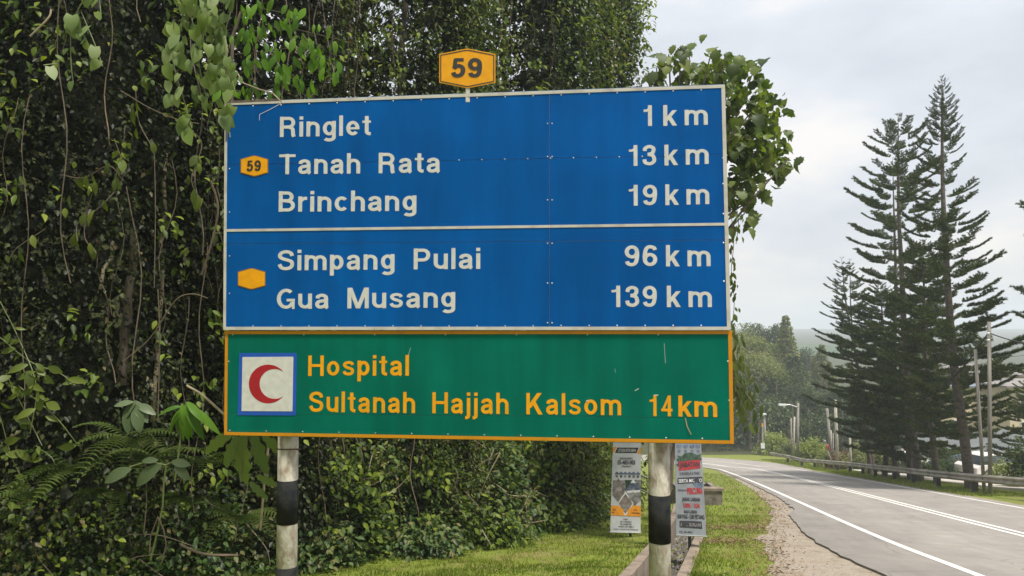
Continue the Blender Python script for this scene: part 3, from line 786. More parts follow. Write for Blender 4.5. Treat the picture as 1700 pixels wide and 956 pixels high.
def ribbon(pts, w):
    P = [Vector((a, b, 0)) for a, b in pts]; n = len(P); Lf, Rt = [], []
    closed = (P[0] - P[-1]).length < 1e-4
    for i in range(n):
        if closed and i in (0, n - 1): d = (P[1] - P[-2]).normalized()
        else: d = (P[min(i + 1, n - 1)] - P[max(i - 1, 0)]).normalized()
        k = Vector((-d.y, d.x, 0)) * (w / 2)
        Lf.append(P[i] + k); Rt.append(P[i] - k)
    return Lf, Rt

def text_px(s, a, b, cap_px, m, label, proud=0.0018, name='lettering', word=0.50, stroke=0.19, th=0.0006, parent=sign, heavy=.80, trk=.13):
    """lay a line of letters between two baseline pixels a (left) and b (right)"""
    A_, B_ = sp(*a, proud), sp(*b, proud)
    d = (B_ - A_); Lm = d.length; d.normalize()
    cap = (sp(a[0], a[1] - cap_px, proud) - A_).length
    nat = 0; nt_ = 0
    for i, ch in enumerate(s):
        if ch == ' ': nat += word
        else: nat += G[ch][1]
        if i < len(s) - 1: nt_ += 1
    sx = max(.88, min(1.32, (Lm / cap - trk * nt_) / nat)); track = (Lm / cap - nat * sx) / max(1, nt_)
    mb = MB(); x = 0; lay = 0
    for ch in s:
        if ch == ' ': x += word * sx + track; continue
        strokes, adv = G[ch]
        for st in strokes:
            if isinstance(st, tuple) and st[0] == 'D':
                hw, p, q_ = st[1] * heavy / 2, st[2], st[3]
                poly = [(p[0] - hw, p[1]), (p[0] + hw, p[1]), (q_[0] + hw, q_[1]), (q_[0] - hw, q_[1])]
                if q_[0] < p[0] and False: poly = poly[::-1]
                Lf, Rt = [Vector((*poly[0], 0)), Vector((*poly[3], 0))], [Vector((*poly[1], 0)), Vector((*poly[2], 0))]
            elif isinstance(st, tuple): Lf, Rt = ribbon(st[2], st[1] * heavy)
            else: Lf, Rt = ribbon(st, stroke * heavy)
            off = SN * (0.00022 * (lay % 4)); lay += 1
            def to3(v): return A_ + d * ((x + v.x * sx) * cap) + SU * (v.y * cap) + off
            n_ = len(Lf)
            vs = [to3(v) for v in Lf] + [to3(v) for v in Rt]
            vs += [v - SN * (th + .0008) for v in vs]
            fs = []
            for i in range(n_ - 1):
                fs.append((i, i + 1, n_ + i + 1, n_ + i))
                fs.append((2 * n_ + i, 2 * n_ + i + 1, i + 1, i)); fs.append((n_ + i, n_ + i + 1, 3 * n_ + i + 1, 3 * n_ + i))
            fs += [(0, n_, 3 * n_, 2 * n_), (n_ - 1, 2 * n_ - 1, 4 * n_ - 1, 3 * n_ - 1)]
            mb.add(vs, fs)
        x += adv * sx + track
    o = mb.build(name, m, parent); tag(o, label)
    return o

WH, AM = M['signwhite'], M['amber']
text_px('Ringlet', (464, 227.4), (616, 224.6), 33.5, WH, 'white word Ringlet')
text_px('Tanah Rata', (463.3, 289.3), (731, 286.5), 33.5, WH, 'white words Tanah Rata')
text_px('Brinchang', (462, 351.5), (692, 350), 34, WH, 'white word Brinchang')
text_px('Simpang Pulai', (460, 448.9), (798, 446.2), 34, WH, 'white words Simpang Pulai')
text_px('Gua Musang', (459, 513), (756.5, 510.4), 34, WH, 'white words Gua Musang')
def km(num, x0, xe, x2, yb0, yb1, cap):
    text_px(num, (x0, yb0), (xe, yb0 - (xe - x0) * (yb0 - yb1) / (x2 - x0)), cap, WH, 'white number ' + num, word=.3)
km('13', 1042, 1090, 1177, 275.7, 272, 34.5); km('19', 1042, 1091.5, 1178, 341.6, 338.8, 34.5)
km('96', 1036.5, 1092, 1180.4, 442.3, 441.7, 35.5); km('139', 1013.2, 1091, 1182.6, 509.6, 509.6, 35.5)
text_px('1', (1067, 209.7), (1084, 209.2), 34.5, WH, 'white number 1') if False else None
def one(x0, yb, cap):
    # a single digit, placed by the left edge of its flag
    A_ = sp(x0, yb, .0018); capm = (sp(x0, yb - cap, .0018) - A_).length
    mb = MB()
    for lay, st in enumerate(G['1'][0]):
        Lf, Rt = ribbon([(a * 1.15, b) for a, b in st[2]], st[1] * .9) if isinstance(st, tuple) else ribbon([(a * 1.15, b) for a, b in st], .185)
        n_ = len(Lf); vs = [A_ + SH_ * (v.x * capm) + SU * (v.y * capm) + SN * (.00035 * lay) for v in Lf + Rt]
        mb.add(vs, [(i, i + 1, n_ + i + 1, n_ + i) for i in range(n_ - 1)])
    tag(mb.build('lettering', WH, sign), 'white number 1')
one(1066.5, 209.5, 34.5)
text_px('km', (1100.5, 209), (1175.8, 206.9), 34.5, WH, 'letters km after 1', trk=.30); text_px('km', (1102.5, 274.8), (1177.3, 272), 34.5, WH, 'letters km after 13', trk=.30)
text_px('km', (1104, 340.6), (1178.3, 338.6), 34.5, WH, 'letters km after 19', trk=.30); text_px('km', (1105, 442.2), (1180.5, 441.8), 35.5, WH, 'letters km after 96', trk=.30)
text_px('km', (1106.5, 509.7), (1182.6, 509.7), 35.5, WH, 'letters km after 139', trk=.30)
text_px('Hospital', (509.7, 624.3), (678.6, 623.8), 34, AM, 'amber word Hospital', proud=-.0164)
text_px('Sultanah Hajjah Kalsom', (511, 684.2), (1032, 689.8), 34.5, AM, 'amber words Sultanah Hajjah Kalsom', proud=-.0164)
text_px('14', (1077, 691), (1117.5, 691.6), 34.5, AM, 'amber number 14', proud=-.0164)
text_px('km', (1126, 691.8), (1192, 692.8), 35, AM, 'amber letters km', trk=.06, proud=-.0164)

# --- route shields and hospital emblem
def hexa(L_, T0, R_, B0, sh, proud, m, name, parent=sign, th=.002, label=None, n=3):
    cx = (L_ + R_) / 2
    pts = [(L_, T0 + sh), (cx - 2, T0), (cx + 2, T0), (R_, T0 + sh), (R_, B0 - sh), (cx + 2, B0), (cx - 2, B0), (L_, B0 - sh)]
    mb = MB(); mb.prism([sp(x, y, proud) for x, y in pts], -SN * th); o = mb.build(name, m, parent)
    if label: tag(o, label)
    return o
M['amberrim'] = mat('dull_amber_rim', (0.30, 0.13, 0.02), .6, 0, .1, 20)
hexa(399.5, 258, 445.5, 293, 6, .0035, M['amberrim'], 'route_shield', label='small amber hexagon with number 59')
s1 = hexa(401, 259.5, 444, 291.6, 5.6, .0052, M['amber'], 'shield_face')
text_px('59', (410, 284.3), (433.5, 283.6), 17.5, M['black'], 'black number 59', .0075, heavy=.95)
hexa(395, 445, 441, 480.5, 6, .0035, M['amberrim'], 'route_shield', label='small blank amber hexagon')
hexa(396.4, 446.5, 439.6, 479, 5.6, .0052, M['amber'], 'shield_face')
em = plate('emblem', [(396, 586), (491.5, 586), (490, 690), (393, 689.5)], .002, -.0145, M['emblemblue']); tag(em, 'blue-edged white square with red crescent')
plate('emblem_field', [(401.4, 592.8), (486, 592.2), (484.4, 683), (399.7, 682.6)], .002, -.0125, M['signwhite'])
oc, orr, ic, ir = (444.3, 637.4), 32.2, (454.9, 637.4), 24.9
tip = math.degrees(math.atan2(20.6, 24.6)); ti = math.degrees(math.atan2(20.6, 14.1))
o_ = [(oc[0] + orr * math.cos(R(a)), oc[1] - orr * math.sin(R(a))) for a in np.linspace(tip, 360 - tip, 40)]
i_ = [(ic[0] + ir * math.cos(R(a)), ic[1] - ir * math.sin(R(a))) for a in np.linspace(ti, 360 - ti, 40)]
mb = MB(); vs = [sp(x, y, -.0112) for x, y in o_] + [sp(x, y, -.0112) for x, y in i_]
vs += [v - SN * .0015 for v in vs]
fs = [(k, k + 1, 41 + k, 40 + k) for k in range(39)] + [(80 + k, 80 + k + 1, k + 1, k) for k in range(39)] + [(40 + k, 41 + k, 121 + k, 120 + k) for k in range(39)]
mb.add(vs, fs); tag(mb.build('crescent', M['red'], sign), 'dark red crescent')

# top route marker on its bracket
rmk = hexa(729.5, 81.0, 822.5, 146.3, 9.0, 0.006, M['amber'], 'route_marker', th=.004, label='amber hexagonal route plate numbered 59 on top of the sign')
def outline(L_, T0, R_, B0, sh, w, proud, m):
    cx = (L_ + R_) / 2
    pts = [(L_, T0 + sh), (cx - 2, T0), (cx + 2, T0), (R_, T0 + sh), (R_, B0 - sh), (cx + 2, B0), (cx - 2, B0), (L_, B0 - sh)]
    cy = (T0 + B0) / 2
    inn = [(cx + (x - cx) * (1 - w / (R_ - L_) * 2), cy + (y - cy) * (1 - w / (B0 - T0) * 2)) for x, y in pts]
    vs = [sp(x, y, proud) for x, y in pts] + [sp(x, y, proud) for x, y in inn]
    vs += [v - SN * .0012 for v in vs]; n_ = 8
    fs = []
    for k in range(n_):
        k2 = (k + 1) % n_
        fs += [(k, k2, n_ + k2, n_ + k), (2 * n_ + k, 2 * n_ + k2, k2, k), (n_ + k, n_ + k2, 3 * n_ + k2, 3 * n_ + k)]
    mb = MB(); mb.add(vs, fs); return mb.build('plate_outline', m, sign)
outline(731.2, 82.8, 820.8, 144.5, 8.6, 1.7, .0078, M['black'])
text_px('59', (749.5, 128.8), (800.5, 128.8), 32, M['black'], 'black number 59', .0085, heavy=.95)
mb = MB(); a_ = sp(776.5, 147, -.004); mb.box(a_ + Vector((0, 0, -0.035)), (0.035, 0.012, 0.16)); mb.build('bracket', M['border'], sign)

# scratches and a pale twig-like scuff
def scuff(pts, w, proud=.0032, m='signwhite'):
    P = [sp(x, y, proud) for x, y in pts]; mb = MB()
    for a, b in zip(P[:-1], P[1:]):
        d = (b - a).normalized(); n_ = SN.cross(d) * w / 2; mb.add([a - n_, b - n_, b + n_, a + n_], [(0, 1, 2, 3)])
    return mb.build('scratch', M[m], sign)
scuff([(431, 200), (431.5, 190), (450, 181), (468, 171)], .004, .005)
scuff([(1103, 570), (1104, 586), (1105, 603)], .0025, -.0165); scuff([(1021, 612), (1022, 619)], .002, -.0165); scuff([(677, 590), (681, 577)], .0025, -.0165)
scuff([(1054, 649), (1061, 645)], .006, -.0165); scuff([(1138, 694), (1141, 708), (1148, 722)], .008, -.0120, 'drystem')
scuff([(1085.5, 656), (1093, 656)], .008, -.0105); scuff([(973, 665.5), (978, 665)], .009, -.0105)

# --- posts
def post(px, y0, bands, dy):
    r0_ = ray(px, y0); base = r0_ * ((SP0 - SN * .16).dot(SN) / r0_.dot(SN))
    x_, y_ = base.x, base.y
    zt = sp(px, 560, -.16).z; zb = ground(x_, y_) - 0.5
    def zpx(py):
        r = ray(px, py); return r.z * (y_ / r.y)
    po = MB(); po.tube([(x_, y_, zb), (x_, y_, zt)], 0.088, 28)
    o = po.build('post', M['postwhite'], sign, smooth=False)
    for f_ in o.data.polygons: f_.use_smooth = abs(f_.normal.z) < .5
    for (a, b) in bands:
        z1 = zpx(a); z2 = zpx(b) if b else zb
        t = MB(); t.tube([(x_, y_, z2), (x_, y_, z1)], 0.0905, 28)
        b_ = t.build('black_band', M['postblack'], o)
        for f_ in b_.data.polygons: f_.use_smooth = abs(f_.normal.z) < .5
    return x_, y_, zpx
# bands 0.38 m apart all the way down, as far as the photograph shows them
xl, yl, zl = post(478.5, 735, [(796, 868), (939.5, 1010)], 0)
xr, yr, zr = post(1094, 745, [(820, 899), (978, 1050)], 0)
# wire twisted round the left post, clamps behind the boards
mb = MB(); z_ = zl(745)
mb.tube([(xl + .094 * math.cos(t), yl + .094 * math.sin(t), z_ - .012 * math.sin(t)) for t in np.linspace(0, 6.28, 20)], .005, 5)
mb.tube([(xl + .09, yl - .05, z_), (xl + .13, yl - .06, z_ + .005)], .004, 5); mb.build('tie_wire', M['rust'], sign)
for zz in (zl(600), zl(690), zl(300)):
    for x_, y_ in ((xl, yl), (xr, yr)):
        mb = MB(); mb.box((x_, y_ - 0.055, zz), (0.30, 0.05, 0.05)); mb.build('clamp', M['alu'], sign)
for k, (a, b) in enumerate((((392, 200), (1190, 178)), ((392, 330), (1190, 320)), ((392, 470), (1195, 470)), ((392, 640), (1195, 648)))):
    P = [sp(*a, -.045), sp(*b, -.045)]; mb = MB(); mb.tube(P, .022, 6); mb.build('cross_rail', M['alu'], sign)
for x_, y_ in ((xl, yl), (xr, yr)):
    mb = MB(); mb.tube([(x_, y_, zl(560)), (x_, y_, sp(500, 185, -.1).z)], 0.086, 20); o = mb.build('upper_post', M['postwhite'], sign)

# ------------------------------------------------------------------ two hanging banners
M['ban'] = mat('creased_white_banner', (0.54, 0.55, 0.59), .45, 0, .10, 3.5, .25, 6)
M['ban2'] = mat('creased_silver_banner', (0.20, 0.22, 0.24), .5, 0, .14, 3.5, .3, 6)
M['inkgrey'] = mat('printed_grey', (0.22, 0.21, 0.21), .5, 0, .5, 14); M['inkbrown'] = mat('printed_grey_brown', (0.20, 0.165, 0.15), .5, 0, .4, 9)
M['inkblue'] = mat('printed_grey_blue', (0.09, 0.12, 0.18), .5, 0, .5, 12); M['inkorange'] = mat('printed_orange', (0.75, 0.30, 0.03), .5, 0, .08, 14)
M['inkred'] = mat('printed_red', (0.33, 0.02, 0.03), .5, 0, .1, 14); M['inkblack'] = mat('printed_black', (0.025, 0.025, 0.035), .5); M['inkwhite'] = mat('printed_white', (0.65, 0.66, 0.67), .5)
M['inkgreen'] = mat('printed_dark_green', (0.03, 0.06, 0.04), .5, 0, .5, 16)

FONT_CACHE = {}
def text_mesh(s, bold):
    k = (s, bold)
    if k not in FONT_CACHE:
        cu = bpy.data.curves.new('text', 'FONT'); cu.body = s; cu.size = 1; cu.offset = bold; cu.resolution_u = 3
        o = bpy.data.objects.new('text_tmp', cu); C.objects.link(o); bpy.context.view_layer.update()
        me = bpy.data.meshes.new_from_object(o)
        v = [tuple(p.co) for p in me.vertices]; f = [tuple(p.vertices) for p in me.polygons]
        bpy.data.objects.remove(o); bpy.data.curves.remove(cu); bpy.data.meshes.remove(me)
        FONT_CACHE[k] = (v, f)
    return FONT_CACHE[k]

class Banner:
    def __init__(s, name, corners, Y, dY, label, m):
        """corners: pixels TL TR BR BL at forward distance Y (left edge) and Y+dY (right edge)"""
        (a, b, c_, d) = corners
        s.TL, s.TR, s.BR, s.BL = at(*a, Y), at(*b, Y + dY), at(*c_, Y + dY - .05), at(*d, Y - .05)
        s.root = empty(name, ((s.BL.x + s.BR.x) / 2, Y + .05, zbase(Y)), label, 'banner')
        s.nrm = (s.TR - s.TL).cross(s.BL - s.TL).normalized()
        if s.nrm.y > 0: s.nrm = -s.nrm
        nu, nv = 10, 24; vs = []
        for j in range(nv + 1):
            for i in range(nu + 1): vs.append(s.P(i / nu, j / nv, 0))
        fs = [(j * (nu + 1) + i, j * (nu + 1) + i + 1, (j + 1) * (nu + 1) + i + 1, (j + 1) * (nu + 1) + i) for j in range(nv) for i in range(nu)]
        n_ = len(vs); vs += [v - s.nrm * .004 for v in vs]; fs += [tuple(n_ + k for k in reversed(f)) for f in fs]
        mb = MB(); mb.add(vs, fs); s.sheet = mb.build('banner_sheet', m, s.root, smooth=True)
        for v0, nm in ((-.004, 'top_rod'), (1.004, 'bottom_rod')):
            mb = MB(); mb.tube([s.P(-.02, v0, .004), s.P(1.02, v0, .004)], .011, 8); mb.build(nm, M['alu'], s.root)
        p = s.P(.62, 0, -.05); g = ground(p.x, p.y)
        mb = MB(); mb.box((p.x, p.y + .03, (p.z + .1 + g - .3) / 2), (.045, .035, p.z + .1 - g + .3)); mb.build('stake', M['railpost'], s.root)
    def P(s, u, v, proud):
        a = s.TL.lerp(s.TR, u); b = s.BL.lerp(s.BR, u)
        w = .012 * math.sin(u * 5 + v * 3) * v + .02 * math.sin(math.pi * v) * (u - .5)
        return a.lerp(b, v) + s.nrm * (proud + w)
    def poly(s, pts, m, proud=.004, label=None):
        n = 5; P = []
        for i, (a, b) in enumerate(pts):
            c_, d = pts[(i + 1) % len(pts)]
            for k in range(n): P.append((a + (c_ - a) * k / n, b + (d - b) * k / n))
        cx = sum(p[0] for p in pts) / len(pts); cy = sum(p[1] for p in pts) / len(pts)
        vs = [s.P(*p, proud) for p in P] + [s.P(cx, cy, proud)]; m_ = len(P)
        mb = MB(); mb.add(vs, [(k, (k + 1) % m_, m_) for k in range(m_)]); return tag(mb.build('printed_patch', m, s.root), label)
    def text(s, t, u0, u1, v0, v1, m, bold=.02, proud=.006, slant=0):
        v, f = text_mesh(t, bold)
        X = [p[0] for p in v]; Y_ = [p[1] for p in v]; x0, x1, y0, y1 = min(X), max(X), min(Y_), max(Y_)
        vs = []
        for p in v:
            a = (p[0] - x0) / (x1 - x0); b = (p[1] - y0) / (y1 - y0)
            vs.append(s.P(u0 + (u1 - u0) * a, v1 + (v0 - v1) * b - slant * a, proud))
        mb = MB(); mb.add(vs, f); return tag(mb.build('lettering', m, s.root), 'printed words ' + t)

b1 = Banner('banner', [(1018, 726), (1064, 726), (1063.5, 883.5), (1013, 882.5)], 15.3, 0.0, 'white and orange printed banner hanging left of the right striped post', M['ban'])
# visible part spans v = .07 .. 1
VV = lambda py: (py - 726) / (883 - 726)
b1.poly([(.0, VV(742)), (.14, VV(742)), (.02, VV(752)), (0, VV(752))], M['inkorange']); b1.poly([(.98, VV(742)), (1, VV(742)), (1, VV(753)), (.86, VV(753))], M['inkorange'])
b1.poly([(.16, VV(743)), (.92, VV(743)), (.84, VV(752)), (.08, VV(752))], M['inkblack']); b1.text('KLINIK DESA', .18, .82, VV(745), VV(750), M['inkwhite'], .01, .008) if False else None
b1.text('LOT KEDAI UNTUK DISEWA', .19, .82, VV(745), VV(750), M['inkwhite'], .01, .008)
b1.text('HUBUNGI SEGERA:', .25, .72, VV(759.5), VV(763), M['inkblack']); b1.text('05-4851003', .18, .80, VV(764), VV(771.5), M['inkblack'], .03)
b1.text('(PEJABAT)', .33, .66, VV(773), VV(776.5), M['inkblack'])
for k in range(6):
    u = .10 + k * .145; b1.poly([(u, VV(786)), (u + .07, VV(783)), (u + .145, VV(786)), (u + .145, VV(788)), (u, VV(788))], M['inkblue'])
    b1.poly([(u + .03, VV(789)), (u + .115, VV(789)), (u + .11, VV(793)), (u + .035, VV(793))], M['inkblue'] if k % 2 else M['inkgrey'], .005)
b1.poly([(.04, VV(798)), (1, VV(797)), (1, VV(830)), (.75, VV(842)), (.5, VV(826)), (.3, VV(838)), (.03, VV(822))], M['inkgrey'], .0035)
b1.poly([(.45, VV(797)), (.85, VV(797)), (.66, VV(816)), (.5, VV(813))], M['inkgreen'], .0045)
b1.poly([(.02, VV(813)), (.22, VV(794)), (.46, VV(813)), (.24, VV(831))], M['inkbrown'], .005); b1.poly([(.5, VV(813)), (.74, VV(795)), (.99, VV(811)), (.76, VV(830))], M['inkblue'], .005)
b1.poly([(.52, VV(815)), (.98, VV(813)), (.96, VV(817)), (.54, VV(819))], M['inkwhite'], .006); b1.poly([(.64, VV(802)), (.74, VV(795)), (.84, VV(802))], M['inkwhite'], .0065)
b1.poly([(.12, VV(808)), (.36, VV(808)), (.36, VV(819)), (.12, VV(819))], M['inkgrey'], .0065)
b1.poly([(0, VV(840)), (1, VV(839)), (1, VV(857)), (0, VV(856))], M['inkorange'], .0045); b1.poly([(.22, VV(836)), (.48, VV(816)), (.76, VV(836)), (.49, VV(857))], M['inkwhite'], .0055)
b1.poly([(.25, VV(836)), (.48, VV(820)), (.73, VV(836)), (.49, VV(853))], M['inkbrown'], .0065); b1.poly([(.32, VV(838)), (.66, VV(838)), (.49, VV(853))], M['inkgrey'], .0075)
b1.text('KEDAI', .06, .20, VV(845), VV(848), M['inkblack']); b1.text('PEJABAT', .04, .24, VV(850), VV(853), M['inkblack'])
b1.text('STOR', .76, .88, VV(845), VV(848), M['inkblack']); b1.text('RUANG NIAGA', .70, .96, VV(850), VV(853), M['inkblack'])
b1.text('ALAMAT:', .42, .58, VV(861), VV(863), M['inkblack']); b1.text('NO 12 RINGLET', .32, .70, VV(865), VV(867.5), M['inkblack'])
b1.text('TEL 05-4851003', .32, .70, VV(869), VV(871.5), M['inkblack']); b1.text('FAKS 05-4851', .28, .76, VV(873), VV(875.5), M['inkblack']); b1.text('www.cameronhighlands', .1, .92, VV(877.5), VV(880), M['inkblack'])

b2 = Banner('banner', [(1121, 730), (1163.5, 730), (1171.5, 889.5), (1122.5, 887.5)], 13.2, 0.5, 'silver printed banner with a red heading hanging right of the right striped post', M['ban2'])
VV = lambda py: (py - 730) / (888.5 - 730)
for k in range(4):
    u = .04 + k * .24; b2.poly([(u, VV(738)), (u + .2, VV(738)), (u + .18, VV(743)), (u + .1, VV(745)), (u + .02, VV(743))], M['inkblue'], .004)
    b2.poly([(u + .04, VV(747)), (u + .16, VV(747)), (u + .14, VV(751)), (u + .06, VV(752))], M['inkblue'], .004)
b2.poly([(.05, VV(756)), (.22, VV(758)), (.35, VV(752)), (.6, VV(751)), (.8, VV(755)), (.99, VV(753)), (.93, VV(759)), (.99, VV(762)), (.93, VV(765)), (.1, VV(775)), (.02, VV(772)), (.12, VV(768)), (.03, VV(763)), (.12, VV(760))], M['inkgreen'], .004)
b2.poly([(.12, VV(767)), (.90, VV(763)), (.92, VV(777)), (.12, VV(782))], M['inkred'], .0055); b2.text('JABATAN', .15, .88, VV(768), VV(779), M['inkblack'], .04, .0075, .01)
b2.text('SUKARELA & MAJU', .14, .88, VV(784), VV(791), M['inkblack'], .0, slant=.01)
b2.poly([(.07, VV(794)), (.96, VV(791)), (.97, VV(801)), (.07, VV(804))], M['inkblack'], .004); b2.text('SERTA MANDO', .10, .94, VV(796), VV(802), M['inkwhite'], .01, .006, .012)
b2.poly([(.62, VV(803)), (.97, VV(801)), (.96, VV(809)), (.8, VV(812))], M['inkblue'], .0045)
b2.text('PENYERTAAN', .08, .38, VV(813), VV(816), M['inkblack']); b2.text('PERCUMA', .40, .95, VV(810), VV(821), M['inkred'], .04, slant=.006)
b2.text('JARAK LARIAN', .22, .84, VV(826), VV(834), M['inkblack'], .03); b2.text('500M / 1KM', .26, .82, VV(835.5), VV(843.5), M['inkred'], .02)
b2.text('MASA LARIAN', .28, .72, VV(847), VV(852.5), M['inkblack'], .02); b2.text('8.00 PAGI - 2.00 PETANG', .05, .96, VV(854), VV(861.5), M['inkblack'], .03)
b2.poly([(.12, VV(865)), (.86, VV(865)), (.87, VV(877)), (.12, VV(876))], M['inkblack'], .004); b2.text('BIRO SUKAN', .16, .82, VV(868), VV(874), M['inkgrey'], .02, .006)
b2.text('TEL: 05-4851', .1, .55, VV(882), VV(885), M['inkblack'])
# ------------------------------------------------------------------ vegetation tools
NR = np.random.RandomState(59)
T_KITE = (np.array([(0, 0, 0), (.5, .42, .10), (0, 1, -.12), (-.5, .42, .10)]), np.array([(0, 1, 2), (0, 2, 3)]))
T_OVAL = (np.array([(0, 0, 0), (.36, .2, .05), (.5, .45, .08), (.3, .78, .0), (0, 1, -.16), (-.3, .78, .0), (-.5, .45, .08), (-.36, .2, .05), (0, .5, -.02)]),
          np.array([(8, 0, 1), (8, 1, 2), (8, 2, 3), (8, 3, 4), (8, 4, 5), (8, 5, 6), (8, 6, 7), (8, 7, 0)]))
T_TRI = (np.array([(-.5, 0, 0), (.5, 0, 0), (0, 1, 0)]), np.array([(0, 1, 2)]))

def unit(a): return a / np.maximum(1e-9, np.linalg.norm(a, axis=-1, keepdims=True))

def leaves_mesh(name, base, dirs, ups, ln, wd, m, tmpl=T_KITE, tone=None, org=(0, 0, 0)):
    tv, tf = tmpl
    base = np.asarray(base, float) - np.asarray(org, float); dirs = unit(np.asarray(dirs, float))
    side = unit(np.cross(dirs, ups)); nrm = np.cross(side, dirs)
    ln = np.broadcast_to(np.asarray(ln, float), (len(base),)); wd = np.broadcast_to(np.asarray(wd, float), (len(base),))
    v = (base[:, None, :] + side[:, None, :] * (tv[None, :, 0, None] * wd[:, None, None]) + dirs[:, None, :] * (tv[None, :, 1, None] * ln[:, None, None])
         + nrm[:, None, :] * (tv[None, :, 2, None] * ln[:, None, None]))
    k = len(tv); f = (tf[None] + (np.arange(len(base)) * k)[:, None, None]).reshape(-1, tf.shape[1])
    if tone is None: tone = NR.rand(len(base))
    return np_mesh(name, v.reshape(-1, 3), f, m, tone=np.repeat(np.clip(tone, 0, 1), len(tf)))

def worldloc(o):
    off = Vector((0, 0, 0))
    while o is not None: off += o.location; o = o.parent
    return off

def leaves_obj(name, parent, *a, kind=None, **k):
    off = worldloc(parent)
    me = leaves_mesh(name, *a, org=tuple(off), **k)
    o = link(name, me, parent)
    if kind: o['kind'] = kind
    return o

def rv(s): return Vector((rnd.uniform(-s, s), rnd.uniform(-s, s), rnd.uniform(-s, s)))

def rnd_unit(n):
    return unit(NR.normal(size=(n, 3)))

M['brownstem'] = mat('brown_dry_root', (0.15, 0.105, 0.07), 0.9, 0, 0.3, 9)
def drape_points(cx, cy, r, zlo, zhi, nst, step, seedv, lenr=(0.8, 2.6), face=(-math.pi * .97, math.pi * .2), lump=0.5, sway=.35, profile=None):
    """strands of leaves hanging down the lumpy flank of a creeper-covered tree"""
    P, Dd, Tn = [], [], []
    for _ in range(nst):
        th = NR.uniform(*face); z = zlo + (zhi - zlo) * NR.rand() ** 0.9
        Ls = NR.uniform(*lenr); n = max(3, int(Ls / step))
        t = np.linspace(0, 1, n)
        th_ = th + sway * (NR.rand() - .5) * t
        zz = z - Ls * t
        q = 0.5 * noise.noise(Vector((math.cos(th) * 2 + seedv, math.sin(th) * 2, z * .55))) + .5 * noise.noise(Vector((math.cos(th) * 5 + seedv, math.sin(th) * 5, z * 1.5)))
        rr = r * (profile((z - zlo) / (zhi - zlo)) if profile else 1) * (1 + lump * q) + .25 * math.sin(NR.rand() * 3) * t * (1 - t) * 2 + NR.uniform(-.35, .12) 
        pt = np.stack([cx + np.cos(th_) * rr, cy + np.sin(th_) * rr, zz], 1) + NR.normal(size=(n, 3)) * .05
        ok = pt[:, 2] > zlo - .3
        pt = pt[ok]
        if len(pt) == 0: continue
        d = np.stack([np.cos(th_[ok]), np.sin(th_[ok]), np.full(ok.sum(), -0.9)], 1) + NR.normal(size=(len(pt), 3)) * .75
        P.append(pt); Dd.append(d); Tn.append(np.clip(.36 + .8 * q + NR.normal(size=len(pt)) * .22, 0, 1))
    return np.concatenate(P), np.concatenate(Dd), np.concatenate(Tn)

def limb(mb, a, b, r0, r1, wob=.15, n=7, seg=8):
    a, b = Vector(a), Vector(b); pts = []; rad = []
    for k in range(n + 1):
        t = k / n; p = a.lerp(b, t)
        w = wob * math.sin(math.pi * t)
        p += Vector((rnd.uniform(-w, w), rnd.uniform(-w, w), rnd.uniform(-w, w) * .5)); pts.append(p); rad.append(r0 + (r1 - r0) * t)
    mb.tube(pts, rad, seg); return pts

def hang_path(x, y, z0, z1, sway=.2, n=12):
    ph = rnd.uniform(0, 6); a = rnd.uniform(-sway, sway); b = rnd.uniform(-sway, sway)
    return [Vector((x + a * k / n + .06 * math.sin(ph + k * .9), y + b * k / n + .05 * math.cos(ph * 2 + k * .7), z0 + (z1 - z0) * k / n)) for k in range(n + 1)]

